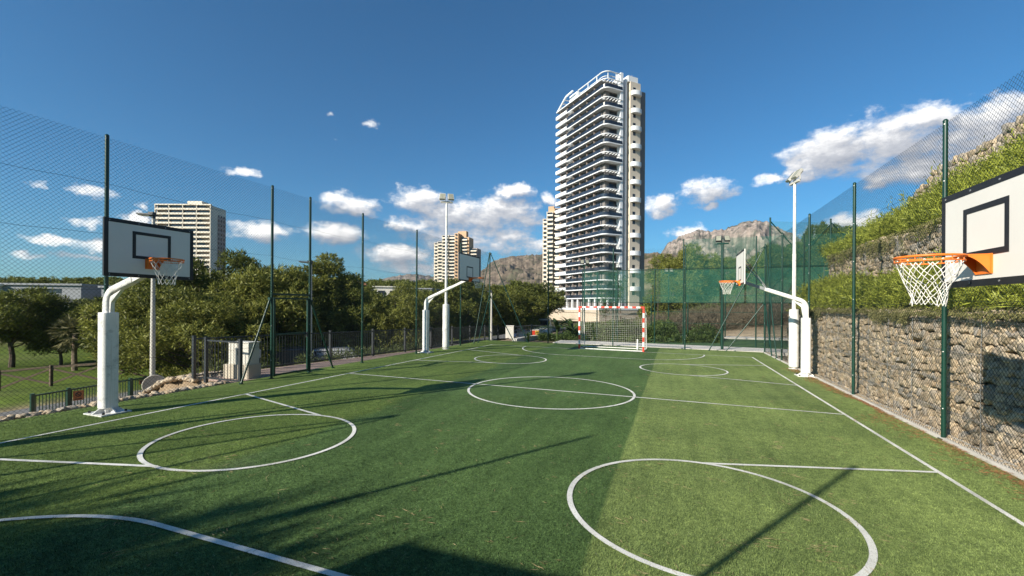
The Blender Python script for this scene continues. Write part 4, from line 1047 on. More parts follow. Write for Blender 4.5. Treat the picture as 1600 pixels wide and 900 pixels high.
def strap_plant(name, label, x, y, hgt, n, seed, wide=.16, m='garden_leaf', z=None):
    """banana / yucca: long arching strap leaves on a short stem"""
    g = np.random.default_rng(seed); t = thing(name, label, 'plant', (x, y, float(terr(x, y)) if z is None else z)); b = MB(); b.tube([(0, 0, -.1), (.03, 0, hgt*.4)], [.09, .06], 8); b.build('stem', 'garden_leaf', t, True)
    lf = MB()
    for k in range(n):
        a = g.uniform(0, 6.28); e = g.uniform(.5, 1.35); ln = hgt*g.uniform(.55, .9); p = Vector((0, 0, hgt*.35)); d = Vector((math.cos(a)*math.cos(e), math.sin(a)*math.cos(e), math.sin(e))); s = d.cross(Vector((0, 0, 1))).normalized(); o = len(lf.v)
        for i in range(6):
            w = wide*math.sin(math.pi*(.12+.88*i/5))*.5+.004; lf.v += [tuple(p+s*w), tuple(p+Vector((0, 0, .25*w))), tuple(p-s*w)]
            if i < 5: lf.f += [(o+3*i, o+3*i+1, o+3*i+4, o+3*i+3), (o+3*i+1, o+3*i+2, o+3*i+5, o+3*i+4)]
            d = (d+Vector((0, 0, -.28))).normalized(); p = p+d*ln/5
    lf.build('leaves', m, t); return t
gd = random.Random(4)
for i, (r, d, s, lab) in enumerate([(3.4, 27.0, .55, 'low spreading shrub left of the banana plant'), (5.4, 26.9, .5, 'low shrub between the banana plant and the goal'), (6.6, 26.4, .55, 'shrub seen just left of the left goalpost'),
        (6.9, 28.5, .8, 'tall shrub behind the left goalpost'), (8.0, 27.4, .6, 'leafy shrub in the left half of the goal net'), (8.3, 30.0, 1.0, 'big dark shrub in the left half of the goal net'), (9.2, 27.2, .5, 'low bright shrub in the middle of the goal net'),
        (9.6, 30.5, .9, 'dark shrub in the middle of the goal net'), (10.4, 27.2, .55, 'leafy shrub right of the middle of the goal net'), (11.2, 27.6, .65, 'leafy shrub beside the right goalpost'), (12.2, 27.3, .75, 'dark leafy shrub just right of the right goalpost'), (12.9, 29.4, 1.2, 'tall yellowish shrub right of the goal'), (5.9, 31.5, 1.2, 'big dark shrub above the smaller banana plant'), (7.6, 32.5, 1.3, 'tall dark shrub seen through the upper left of the goal net'), (10.9, 31.8, 1.15, 'tall dark shrub seen through the upper right of the goal net'), (4.9, 33, 1.1, 'dark shrub far behind the banana plant'), (9.0, 35, 1.4, 'tall bush far behind the middle of the goal'), (11.8, 34.5, 1.3, 'tall bush far behind the right goalpost'), (2.2, 28.4, .5, 'low shrub by the white kerb'), (4.4, 29.0, .7, 'rounded shrub behind the banana plant')]):
    x, y = cf(r, d); shrub(lab, x, y, s, 300+i)
x, y = cf(2.85, 27.8); strap_plant('banana_plant', 'banana plant with long arching leaves left of the goal', x, y, 2.1, 15, 1, .26)
x, y = cf(3.9, 28.6); strap_plant('banana_plant', 'smaller banana plant with a paddle leaf nearer the goal', x, y, 1.7, 9, 2, .30)
x, y = cf(1.0, 27.2); strap_plant('yucca', 'small yucca at the bend of the white kerb', x, y, .8, 26, 3, .05)
x, y = cf(12.6, 34.5); strap_plant('yucca', 'pale yucca behind the right goalpost', x, y, 1.5, 40, 4, .06)
def sapling(label, r, d, top, seed, spread=.9):
    x, y = cf(r, d); z = zt(x, y); g = np.random.default_rng(seed); t = thing('sapling', label, 'young tree', (x, y, z), 0, 'young thin trees before the white tower'); H = top-z; b = MB(); b.tube([(0, 0, -.1), (.06, .02, H*.5), (.0, .05, H*.95)], [.05, .035, .008], 6); P = []; D = []
    for k in range(16):
        a = g.uniform(0, 6.28); h0 = H*g.uniform(.4, .92); e = Vector((math.cos(a)*spread*.5, math.sin(a)*spread*.5, h0+.25*H*g.uniform(.3, 1))); b.tube([(.03, .02, h0), e], [.012, .004], 4)
        for i in range(42): q = g.uniform(.2, 1.1); P.append(np.array([.03, .02, h0])*(1-q)+np.array(e)*q+g.normal(0, .14, 3)); D.append(g.normal(size=3))
    b.build('trunk', 'bark', t); P = np.array(P); D = np.array(D); D /= np.linalg.norm(D, axis=1)[:, None]; L_ = g.uniform(.09, .18, len(P)); V, F = leaf_blades(P, D, L_, L_*.35, g); np_mesh('crown', V, F, 'garden_leaf', t)
sapling('thin young tree seen left of the middle of the goal', 7.0, 33, 3.4, 1); sapling('thin young tree before the rounded corner of the tower', 8.6, 35, 4.6, 2); sapling('thin young tree above the right goalpost', 11.9, 36, 5.6, 3, 1.1); sapling('leaning young tree right of the goal behind the netting', 14.8, 37, 4.4, 4, 1.3)

# ================================================================== NETTED FIELD BEYOND THE FAR END
cage = thing('netted_fence', 'green steel fence with dense netting above a mesh panel beyond the far end', 'fence')
CY_ = 26.75
for X in (-5.2, -3.1, -1.0, .55, 2.5, 4.2, 6.4, 9.2):
    b = MB(); b.cyl((X, CY_, -.3), (X, CY_, 4.25 if X < 0 else 5.9), .035, n=10); b.build('post', 'green_steel', cage, True)
for z in (2.30, 4.2): b = MB(); b.bar((-5.2, CY_, z), (9.2, CY_, z), .04, .04); b.build('rail', 'green_steel', cage)
b = MB(); b.box((4.2, CY_+.02, 3.25), (9.8, .003, 1.86)); b.build('screen_net', 'screen_net', cage)
b = MB(); b.box((-2.97, CY_+.02, 3.25), (4.5, .003, 1.86)); b.build('screen_net', 'screen_light', cage)
b = MB(); b.box((4.9, CY_+.03, 5.05), (8.6, .003, 1.62)); b.build('screen_net', 'screen_light', cage)
b = MB()
for k in range(180):
    X = -1+k*.0567; b.cyl((X, CY_, -.1), (X, CY_, 2.28), .0028, n=4)
for k in range(12): b.cyl((-1, CY_+.006, .05+k*.2), (9.2, CY_+.006, .05+k*.2), .0028, n=4)
b.build('mesh_panel', 'green_wire', cage)
cage2 = thing('netted_fence', 'taller green netting with diagonal stays behind the white pole at the right', 'fence')
P2 = [(5.0, 27.6), (8.2, 29.0), (11.8, 30.4), (15.0, 31.6)]
for x, y in P2: b = MB(); b.cyl((x, y, -.3), (x, y, 7.0), .045, n=10); b.build('post', 'green_steel', cage2, True)
for (x0, y0), (x1, y1) in zip(P2[:-1], P2[1:]):
    b = MB(); b.bar((x0, y0, 2.7), (x1, y1, 2.7), .05, .05); b.bar((x0, y0, 4.4), (x1, y1, 4.4), .04, .04); b.build('rail', 'green_steel', cage2)
    b = MB(); b.cyl((x0, y0, 6.8), (x1, y1, 3.2), .03, n=8); b.cyl((x0, y0, 3.0), (x1, y1, 6.7), .03, n=8); b.build('brace', 'green_steel', cage2)
    b = MB(); b.bar((x0, y0+.05, 3.5), (x1, y1+.05, 3.5), .003, 1.7); b.build('screen_net', 'screen_net', cage2); b = MB(); b.bar((x0, y0+.05, 5.6), (x1, y1+.05, 5.6), .003, 2.4); b.build('screen_net', 'screen_light', cage2)
inner = thing('mesh_fence', 'green mesh fence on the far side of the netted field', 'fence')
for X in (-1.5, 1.0, 3.4, 5.8, 8.4): b = MB(); b.cyl((X, 33.7, -.3), (X, 33.7, 2.9), .04, n=10); b.build('post', 'green_steel', inner, True)
b = MB()
for z in (.9, 1.7, 2.85): b.bar((-1.5, 33.7, z), (8.4, 33.7, z), .03, .03)
b.build('rail', 'green_steel', inner)
for X in (-4.6, -3.4): 
    t = thing('fence_post', 'plain green post in the planting, %s' % ('seen at the left edge of the tower' if X < -4 else 'seen left of the goal'), 'post', (X, 28.5, -.4)); b = MB(); b.cyl((0, 0, 0), (0, 0, 4.6), .04, n=10); b.cyl((0, 0, 4.6), (0, 0, 4.64), .05, n=10); b.build('shaft', 'green_steel', t)
x, y = cf(5.6, 34); floodlight('slim green floodlight pole in front of the white tower', x, y, 5.6, R(-70), False, 'green_steel', z=-.4, r0=.05)
x, y = cf(13.0, 36.5); floodlight('slim floodlight pole with two white lamps behind the netting', x, y, 5.0, R(-80), False, 'green_steel', z=-.2, r0=.05)

# ================================================================== THINGS ALONG THE LEFT SIDE
def railing(label, pts, hgt=1.12, step=2.4, group='dark metal railings along the path'):
    t = thing('railing', label, 'railing', (0, 0, 0), 0, group); P = []
    for (x0, y0), (x1, y1) in zip(pts[:-1], pts[1:]):
        Ln = math.hypot(x1-x0, y1-y0); n = max(1, round(Ln/step)); P += [(x0+(x1-x0)*i/n, y0+(y1-y0)*i/n) for i in range(n)]
    P.append(pts[-1])
    Z = [float(terr(x, y))+.04 for x, y in P]
    for (x, y), z in zip(P, Z): b = MB(); b.box((x, y, z+hgt/2), (.075, .075, hgt+.06)); b.box((x, y, z+hgt+.04), (.085, .085, .02)); b.build('post', 'railing', t)
    for i in range(len(P)-1):
        b = MB(); (x0, y0), (x1, y1) = P[i], P[i+1]; z0, z1 = Z[i], Z[i+1]; b.bar((x0, y0, z0+hgt-.04), (x1, y1, z1+hgt-.04), .04, .04); b.bar((x0, y0, z0+.1), (x1, y1, z1+.1), .04, .04); m = int(math.hypot(x1-x0, y1-y0)/.115)
        for k in range(1, m): q = k/m; b.cyl((x0+(x1-x0)*q, y0+(y1-y0)*q, z0+(z1-z0)*q+.1), (x0+(x1-x0)*q, y0+(y1-y0)*q, z0+(z1-z0)*q+hgt-.05), .008, n=6)
        b.build('panel', 'railing', t)
    return t
railing('short dark railing panel closing the gap in front of the cream cabinet', [(-11.75, 8.25), (-10.45, 8.22)], 1.14, 3)
railing('long dark railing running along the far side of the path', [(-12.3, 8.3), (-12.35, 16), (-12.5, 31)], 1.15)
railing('dark railing turning across behind the corner tripod', [(-12.5, 31.2), (-5.2, 33.2)], 1.0)
# cabinet
t = thing('utility_cabinet', 'cream utility cabinet on a stone base behind the short railing', 'cabinet', (-11.42, 9.05, zt(-11.4, 9.05)+.02), R(8))
b = MB(); b.box((0, 0, .21), (.82, .46, .42)); b.build('base', 'cabinet_base', t, bevel=.01)
b = MB(); b.box((.05, 0, .72), (.66, .38, .60)); b.box((.05, 0, 1.03), (.70, .42, .03)); b.build('housing', 'cabinet', t, bevel=.006)
b = MB(); b.box((-.10, -.192, .72), (.31, .006, .54)); b.box((.22, -.192, .72), (.31, .006, .54)); b.build('door', 'cabinet', t)
b = MB(); b.box((.045, -.2, .74), (.02, .02, .12)); b.build('handle', 'dark_grey', t)
t = thing('bollard', 'slim grey post with a white head behind the gate brace', 'bollard', (*cf(-7.75, 13.4), zt(*cf(-7.75, 13.4))+.03)); b = MB(); b.box((0, 0, .24), (.1, .1, .48)); b.build('shaft', 'dark_grey', t); b = MB(); b.box((0, 0, .6), (.13, .12, .24)); b.build('head', 'sign_white', t)
t = thing('white_cabinet', 'white meter cabinet left of the low white wall', 'cabinet', (*cf(-.15, 30), zt(*cf(-.15, 30))), YAW); b = MB(); b.box((0, 0, .42), (.55, .4, .84)); b.box((0, 0, .86), (.6, .45, .04)); b.build('housing', 'house_white', t, bevel=.01); b = MB(); b.box((0, -.203, .44), (.46, .006, .7)); b.build('door', 'cabinet', t)
# grey disc
t = thing('round_disc', 'large round grey disc standing on edge behind the lamp post', 'disc', (*cf(-10.35, 12.75), -.32), YAW+R(38)); b = MB(); b.cyl((0, -.03, .02), (0, .03, .02), .28, n=40); b.build('plate', 'galv', t, True); b = MB(); b.tube([(.28*math.cos(a), -.03, .02+.28*math.sin(a)) for a in [2*math.pi*i/40 for i in range(40)]], .014, 8, closed=True); b.build('edge_ring', 'pole_grey', t, True); b = MB(); b.bar((-.14, 0, -.2), (-.18, .05, -1.0), .03, .03); b.bar((.14, 0, -.2), (.18, .05, -1.0), .03, .03); b.build('stand', 'dark_grey', t)
# lamp posts
def street_lamp(label, r, d, top, z=None, head=.42, m='pole_grey', rad=.06, rz=0., arm=True):
    x, y = cf(r, d); z0 = zt(x, y) if z is None else z; t = thing('street_lamp', label, 'street lamp', (x, y, z0), YAW+rz, 'street lamps'); H = top-z0
    b = MB(); b.cyl((0, 0, -.2), (0, 0, H*.45), rad*1.15, rad, 14); b.cyl((0, 0, H*.45), (0, 0, H), rad*.95, rad*.7, 14); b.cyl((0, 0, 0), (0, 0, .04), rad*2.4, n=14); b.build('pole', m, t, True)
    b = MB(); o = len(b.v)
    b.box((-head*.45, 0, H+.07), (head*1.15, head*.5, .05), rot=Matrix.Rotation(R(3), 3, 'Y')); b.cyl((0, 0, H-.05), (0, 0, H+.09), rad*.9, n=10); b.box((-head*.1, 0, H+.115), (head*.4, head*.3, .05)); hd = b.build('lamp_head', 'dark_grey', t, bevel=.01)
    b = MB(); b.box((-head*.55, 0, H+.035), (head*.8, head*.4, .012), rot=Matrix.Rotation(R(3), 3, 'Y')); b.build('lens', 'lamp_glass', hd); return t
street_lamp('tall pale lamp post with a flat dark head beside the near left hoop', -10.62, 13.0, 4.62, z=-.55, head=.42)
street_lamp('pale lamp post partly hidden by the right gate post', -9.15, 20, 3.92, head=.5)
street_lamp('thin pale lamp post right of the corner tripod', 1.75, 45, 4.1, head=.5, rad=.10)
street_lamp('short grey post inside the corner tripod', -1.45, 31, 3.0, head=.3, rad=.07)
street_lamp('thin distant lamp post left of the cream tower', 3.6, 60, 4.0, head=.5, rad=.1)
# green railing with notices
t = thing('green_barrier', 'green metal barrier below the court edge behind the near left hoop post', 'railing')
GP = [(-14.55, 6.0), (-14.7, 6.75), (-14.85, 7.5), (-15.0, 8.3), (-15.2, 9.1)]
for (x, y) in GP: z = zt(x, y); b = MB(); b.box((x, y, -.72), (.07, .07, 1.15)); b.build('post', 'green_steel', t)
for (x0, y0), (x1, y1) in zip(GP[:-1], GP[1:]):
    b = MB(); b.bar((x0, y0, -.2), (x1, y1, -.2), .035, .035); b.bar((x0, y0, -1.05), (x1, y1, -1.05), .035, .035)
    for k in range(1, 11): q = k/11; b.cyl((x0+(x1-x0)*q, y0+(y1-y0)*q, -1.05), (x0+(x1-x0)*q, y0+(y1-y0)*q, -.2), .01, n=6)
    b.build('panel', 'green_steel', t)
def notice(label, x, y, z, w, hgt, rz):
    t = thing('notice_sign', label, 'sign', (x, y, z), rz, 'small notices on the green barrier'); b = MB(); b.box((0, 0, 0), (w, .008, hgt)); p_ = b.build('plate', 'sign_orange', t)
    b = MB(); b.tube([(w*.26*math.cos(a), -.006, hgt*.12+w*.26*math.sin(a)) for a in [2*math.pi*i/24 for i in range(24)]], .012, 6, closed=True); b.bar((-w*.18, -.006, hgt*.12+w*.18), (w*.18, -.006, hgt*.12-w*.18), .006, .02); b.box((0, -.006, -hgt*.36), (w*.7, .004, hgt*.1)); b.build('symbol', 'black_paint', p_)
notice('orange notice with a dark round symbol hung on the green barrier', -14.60, 6.90, -.36, .20, .25, R(75)); notice('small orange notice at the right end of the green barrier', -14.93, 8.55, -.30, .12, .11, R(75))
# post and rail fence on the lawn
t = thing('wooden_fence', 'dark post and rail fence between the road and the lawn', 'fence'); WP = [cf(-23.5+i*1.85, 18.2+i*.35) for i in range(5)]
for x, y in WP: z = zt(x, y); b = MB(); b.box((x, y, z+.4), (.1, .1, 1.0)); b.build('post', 'wood', t)
for (x0, y0), (x1, y1) in zip(WP[:-1], WP[1:]):
    b = MB(); z0, z1 = zt(x0, y0), zt(x1, y1); b.bar((x0, y0, z0+.82), (x1, y1, z1+.82), .05, .09); b.bar((x0, y0, z0+.1), (x1, y1, z1+.75), .05, .07); b.bar((x0, y0, z0+.75), (x1, y1, z1+.1), .04, .07); b.build('rail', 'wood', t)
# boulders on the bank and edge stones
def rubble():
    g = np.random.default_rng(15); C = []; S = []
    for k in range(620):
        x = g.uniform(-13.3, -11.0); y = g.uniform(5.6, 8.15)+(.0); s = g.uniform(.05, .17); C.append((x, y, float(terr(x, y))+s*.35+.10*float(smooth(-11.0, -12.0, x)))); S.append((s, s*g.uniform(.7, 1.2), s*.7))
    for k in range(420):
        y = g.uniform(-1.8, 8.0); x = -10.62-abs(g.normal(0, .10)); s = g.uniform(.03, .09); C.append((x, y, gz(x, y)-.03)); S.append((s, s*1.2, s*.7))
    for k in range(900):
        x = g.uniform(-14.6, -12.2); y = g.uniform(8.0, 9.6); s = g.uniform(.04, .10); C.append((x, y, float(terr(x, y))+s*.4)); S.append((s, s*g.uniform(.7, 1.2), s*.75))
    V, F = stones(np.array(C), np.array(S), 16); 
    tag(np_mesh('rubble', V, F, 'stone'), 'pale broken stones on the bank beside the court edge', 'rubble', kind='stuff')
rubble()
def pebbles():
    g = np.random.default_rng(17); n = 2600; y = g.uniform(1, 24, n); x = 4.17+abs(g.normal(0, .05, n)); s = g.uniform(.008, .03, n); C = np.stack([x, y, gz(x, y)+.02+s*.2], -1); V, F = stones(C, np.stack([s, s*1.2, s*.7], -1), 18)
    tag(np_mesh('pebbles', V, F, 'stone'), 'small pale pebbles along the foot of the stone wall', 'pebbles', kind='stuff')
pebbles()
# dry needles on the turf
def needles():
    g = np.random.default_rng(19); P = []; A = []
    for k in range(900):
        d = 2.6+g.uniform(0, 1)**1.5*15; r = g.uniform(-.95, .9)*d; x, y = cf(r, d)
        if not (-10 < x < 4.0 and -1 < y < 23.5): continue
        n = int(g.integers(1, 7)); a0 = g.uniform(0, 6.28)
        for i in range(n): P.append((x+g.normal(0, .05), y+g.normal(0, .05))); A.append(a0+g.normal(0, .35))
    P = np.array(P); A = np.array(A); n = len(P); D = np.stack([np.cos(A), np.sin(A), g.normal(0, .05, n)], -1); z = gz(P[:, 0], P[:, 1])+.012; L_ = g.uniform(.05, .12, n)
    V, F = leaf_blades(np.stack([P[:, 0], P[:, 1], z], -1), D, L_, np.full(n, .0038), g, .1)
    V = V.reshape(-1, 4, 3); V[:, :, 2] = np.maximum(V[:, :, 2], z[:, None]-.004); tag(np_mesh('needles', V.reshape(-1, 3), F, 'needle'), 'dry tan pine needles scattered over the turf', 'pine needles', kind='stuff')
    n = 5200; y = g.uniform(2.5, 18, n); w = fbm(y*.7, y*0, 3, 6); x = 4.05-abs(g.normal(0, 1, n))*np.clip(w-.30, 0.02, 1)*.62; A = g.uniform(0, 6.28, n); D = np.stack([np.cos(A), np.sin(A), g.normal(0, .05, n)], -1); L_ = g.uniform(.04, .1, n)
    V, F = leaf_blades(np.stack([x, y, gz(x, y)+.012], -1), D, L_, np.full(n, .006), g, .1); tag(np_mesh('needles', V, F, 'rust_needle'), 'rust brown needle litter along the right edge of the turf', 'pine needles', kind='stuff')
needles()

# ================================================================== VEHICLES
def car(label, r, d, rz, m, z=None, van=False, group='parked vehicles beyond the railing'):
    x, y = cf(r, d); t = thing('parked_van' if van else 'parked_car', label, 'van' if van else 'car', (x, y, (zt(x, y) if z is None else z)), YAW+rz, group)
    Ln, Wd = (4.6, 1.9) if van else (4.2, 1.75)
    pr = [(-.5, .32), (-.5, .62), (-.47, .95), (-.44, 1.75), (-.38, 1.9), (.18, 1.9), (.30, 1.15), (.47, .98), (.5, .6), (.5, .32)] if van else [(-.5, .35), (-.5, .8), (-.46, .92), (-.36, 1.36), (-.28, 1.45), (.05, 1.45), (.12, 1.40), (.25, .95), (.45, .84), (.5, .62), (.5, .35)]
    b = MB(); n = len(pr); o = 0
    for yy, k in ((-Wd/2, .9), (-Wd/2*.97, 1.), (Wd/2*.97, 1.), (Wd/2, .9)):
        for a, z_ in pr: b.v.append((a*Ln, yy*(.86 if z_ > 1.0 else 1), .62+(z_-.62)*(k if abs(yy) > Wd*.49 else 1)))
    for i in range(3):
        for j in range(n): b.f.append((i*n+j, i*n+(j+1) % n, (i+1)*n+(j+1) % n, (i+1)*n+j))
    b.f.append(tuple(range(n))); b.f.append(tuple(3*n+j for j in range(n))[::-1]); bd = b.build('body', m, t, True)
    b = MB(); top = 1.75 if van else 1.38; lo = 1.12 if van else .95; x0, x1 = (-.42, .20) if van else (-.36, .14)
    for yy in (-1, 1):
        q = [(x0*Ln, lo), (x1*Ln+.25, lo), (x1*Ln-.05, top), (x0*Ln+.12, top)]; o = len(b.v); b.v += [(a, yy*(Wd/2*.86+.012), z_) for a, z_ in q]; b.f.append((o, o+1, o+2, o+3))
    b.build('side_window', 'dark_glass', bd)
    b = MB(); (xa, za), (xb, zb) = ((.195, 1.82), (.295, 1.2)) if van else ((.125, 1.36), (.24, .98)); o = len(b.v); b.v += [(xa*Ln+.02, -Wd*.38, za), (xa*Ln+.02, Wd*.38, za), (xb*Ln+.02, Wd*.41, zb), (xb*Ln+.02, -Wd*.41, zb)]; b.f.append((o, o+1, o+2, o+3)); b.build('windscreen', 'dark_glass', bd)
    for a in (-.31, .31):
        for yy in (-1, 1): w = MB(); w.cyl((a*Ln, yy*(Wd/2-.2), .32), (a*Ln, yy*(Wd/2+.005), .32), .32, n=18); wo = w.build('wheel', 'tyre', t, True); w = MB(); w.cyl((a*Ln, yy*(Wd/2+.004), .32), (a*Ln, yy*(Wd/2+.012), .32), .2, n=14); w.build('rim', 'galv', wo)
    for yy in (-.62, .62): b = MB(); b.box((.495*Ln, yy, .68), (.04, .3, .14)); b.build('headlight', 'lamp_glass', t)
    return t
car('white van with blue windscreen parked left of the banana plant', 2.9, 44, R(-100), 'car_white', z=-1.15, van=True)
car('dark blue car parked beside the white van', .9, 45, R(-95), 'car_blue', z=-1.3)
car('dark car parked below the railing seen through the gate', -10.8, 22, R(20), 'car_dark', z=-1.55)
car('silver car parked behind the railing right of the gate', -9.3, 24, R(15), 'car_silver', z=-1.75)
car('pale car glimpsed under the pines left of the short railing', -14.0, 25, R(10), 'car_silver', z=-1.6)

# ================================================================== LOW WALLS AND HOUSES
def low_wall(name, label, pts, hgt, w, m, zoff=0., cap=None):
    t = thing(name, label, 'wall'); b = MB(); c = MB()
    for (x0, y0), (x1, y1) in zip(pts[:-1], pts[1:]):
        z0, z1 = zt(x0, y0)+zoff, zt(x1, y1)+zoff; b.bar((x0, y0, z0+hgt/2-.2), (x1, y1, z1+hgt/2-.2), w, hgt+.4); c.bar((x0, y0, z0+hgt+.025), (x1, y1, z1+hgt+.025), w*1.25, .05)
    b.build('wall_body', m, t); c.build('coping', cap or m, t); return t
low_wall('low_wall', 'low white kerb wall climbing diagonally left of the goal', [cf(.15, 25.9), cf(1.6, 29.5), cf(3.1, 33.5), cf(5.6, 39)], .22, .28, 'house_white')
low_wall('low_wall', 'sunlit cream retaining wall under the pines behind the railing', [cf(-9.2, 33.0), cf(-6.6, 32.2), cf(-5.2, 33.0)], 1.15, .3, 'tower_cream')
low_wall('low_wall', 'long low white wall behind the tripod at the road', [cf(.5, 37), cf(2.2, 39), cf(3.4, 43)], .75, .25, 'house_white')
for lab, r, d, h_, m_ in (('red and white barrier block beside the road', 1.68, 34.5, .55, 'red_paint'), ('small yellow bin beside the road wall', 1.98, 34.2, .62, 'sign_yellow')):
    if m_ == 'sign_yellow': M[m_] = mat(m_, (.6, .36, .05), .5, .1, 5)
    t = thing('road_barrier' if 'red' in lab else 'litter_bin', lab, 'barrier' if 'red' in lab else 'bin', (*cf(r, d), zt(*cf(r, d))+.2), YAW); b = MB(); b.prism([(-.13, -.12), (.13, -.12), (.15, .12), (-.15, .12)], 0, h_*.8); b.build('body', m_, t, bevel=.02); b = MB(); b.box((0, 0, h_*.85), (.3, .26, h_*.1)); b.build('lid', 'sign_white', t)
def house(label, r, d, z, w, dp, hgt, m, rz=0., roof='flat', wins=3, name='house'):
    t = thing(name, label, 'house', (*cf(r, d), z), YAW+rz, 'houses among the far pines'); b = MB(); b.box((0, 0, hgt/2-1.5), (w, dp, hgt+3)); b.build('wall', m, t)
    if roof == 'flat': b = MB(); b.box((0, 0, hgt+.12), (w+.5, dp+.5, .24)); b.build('roof', m, t)
    else: b = MB(); o = 0; b.add([(-w/2-.4, -dp/2-.4, hgt), (w/2+.4, -dp/2-.4, hgt), (w/2+.4, dp/2+.4, hgt), (-w/2-.4, dp/2+.4, hgt), (-w/2+1, 0, hgt+1.6), (w/2-1, 0, hgt+1.6)], [(0, 1, 5, 4), (1, 2, 5), (2, 3, 4, 5), (3, 0, 4), (3, 2, 1, 0)]); b.build('roof', 'roof_tile', t)
    for k in range(wins): b = MB(); b.box(((k+.5)/wins*w*.86-w*.43, -dp/2-.012, hgt*.55), (w*.5/wins, .03, hgt*.36)); b.build('window', 'dark_glass', t)
    return t
house('long low villa in painted grey shade with a dark opening at the left edge of the skyline', -61, 60, 2.75, 9.0, 7, 1.6, 'house_grey', R(8), wins=1, name='villa')  # wall colour stands in for the shade on this villa
house('dark low building right of the villa', -50, 61, 2.6, 7.5, 7, 1.5, 'house_grey', R(5), wins=2)
house('sunlit white wing at the far left of the villa', -68, 58, 2.6, 5.5, 6, 1.6, 'house_white', R(10), wins=1)
house('small white house high among the pines left of the middle bay', -35, 100, 3.2, 4.6, 5, 2.6, 'house_white', R(10), 'tile', 2)
house('sunlit white house among the pines in the middle bay', -28.0, 95, 3.2, 8.5, 6, 2.6, 'house_white', R(12), 'flat', 3)
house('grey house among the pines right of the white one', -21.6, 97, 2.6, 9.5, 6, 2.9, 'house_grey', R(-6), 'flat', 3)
house('tiny white hut low in front of the far hillside', -13.6, 80, 1.6, 4.0, 4, 1.2, 'house_white', 0, 'flat', 1)

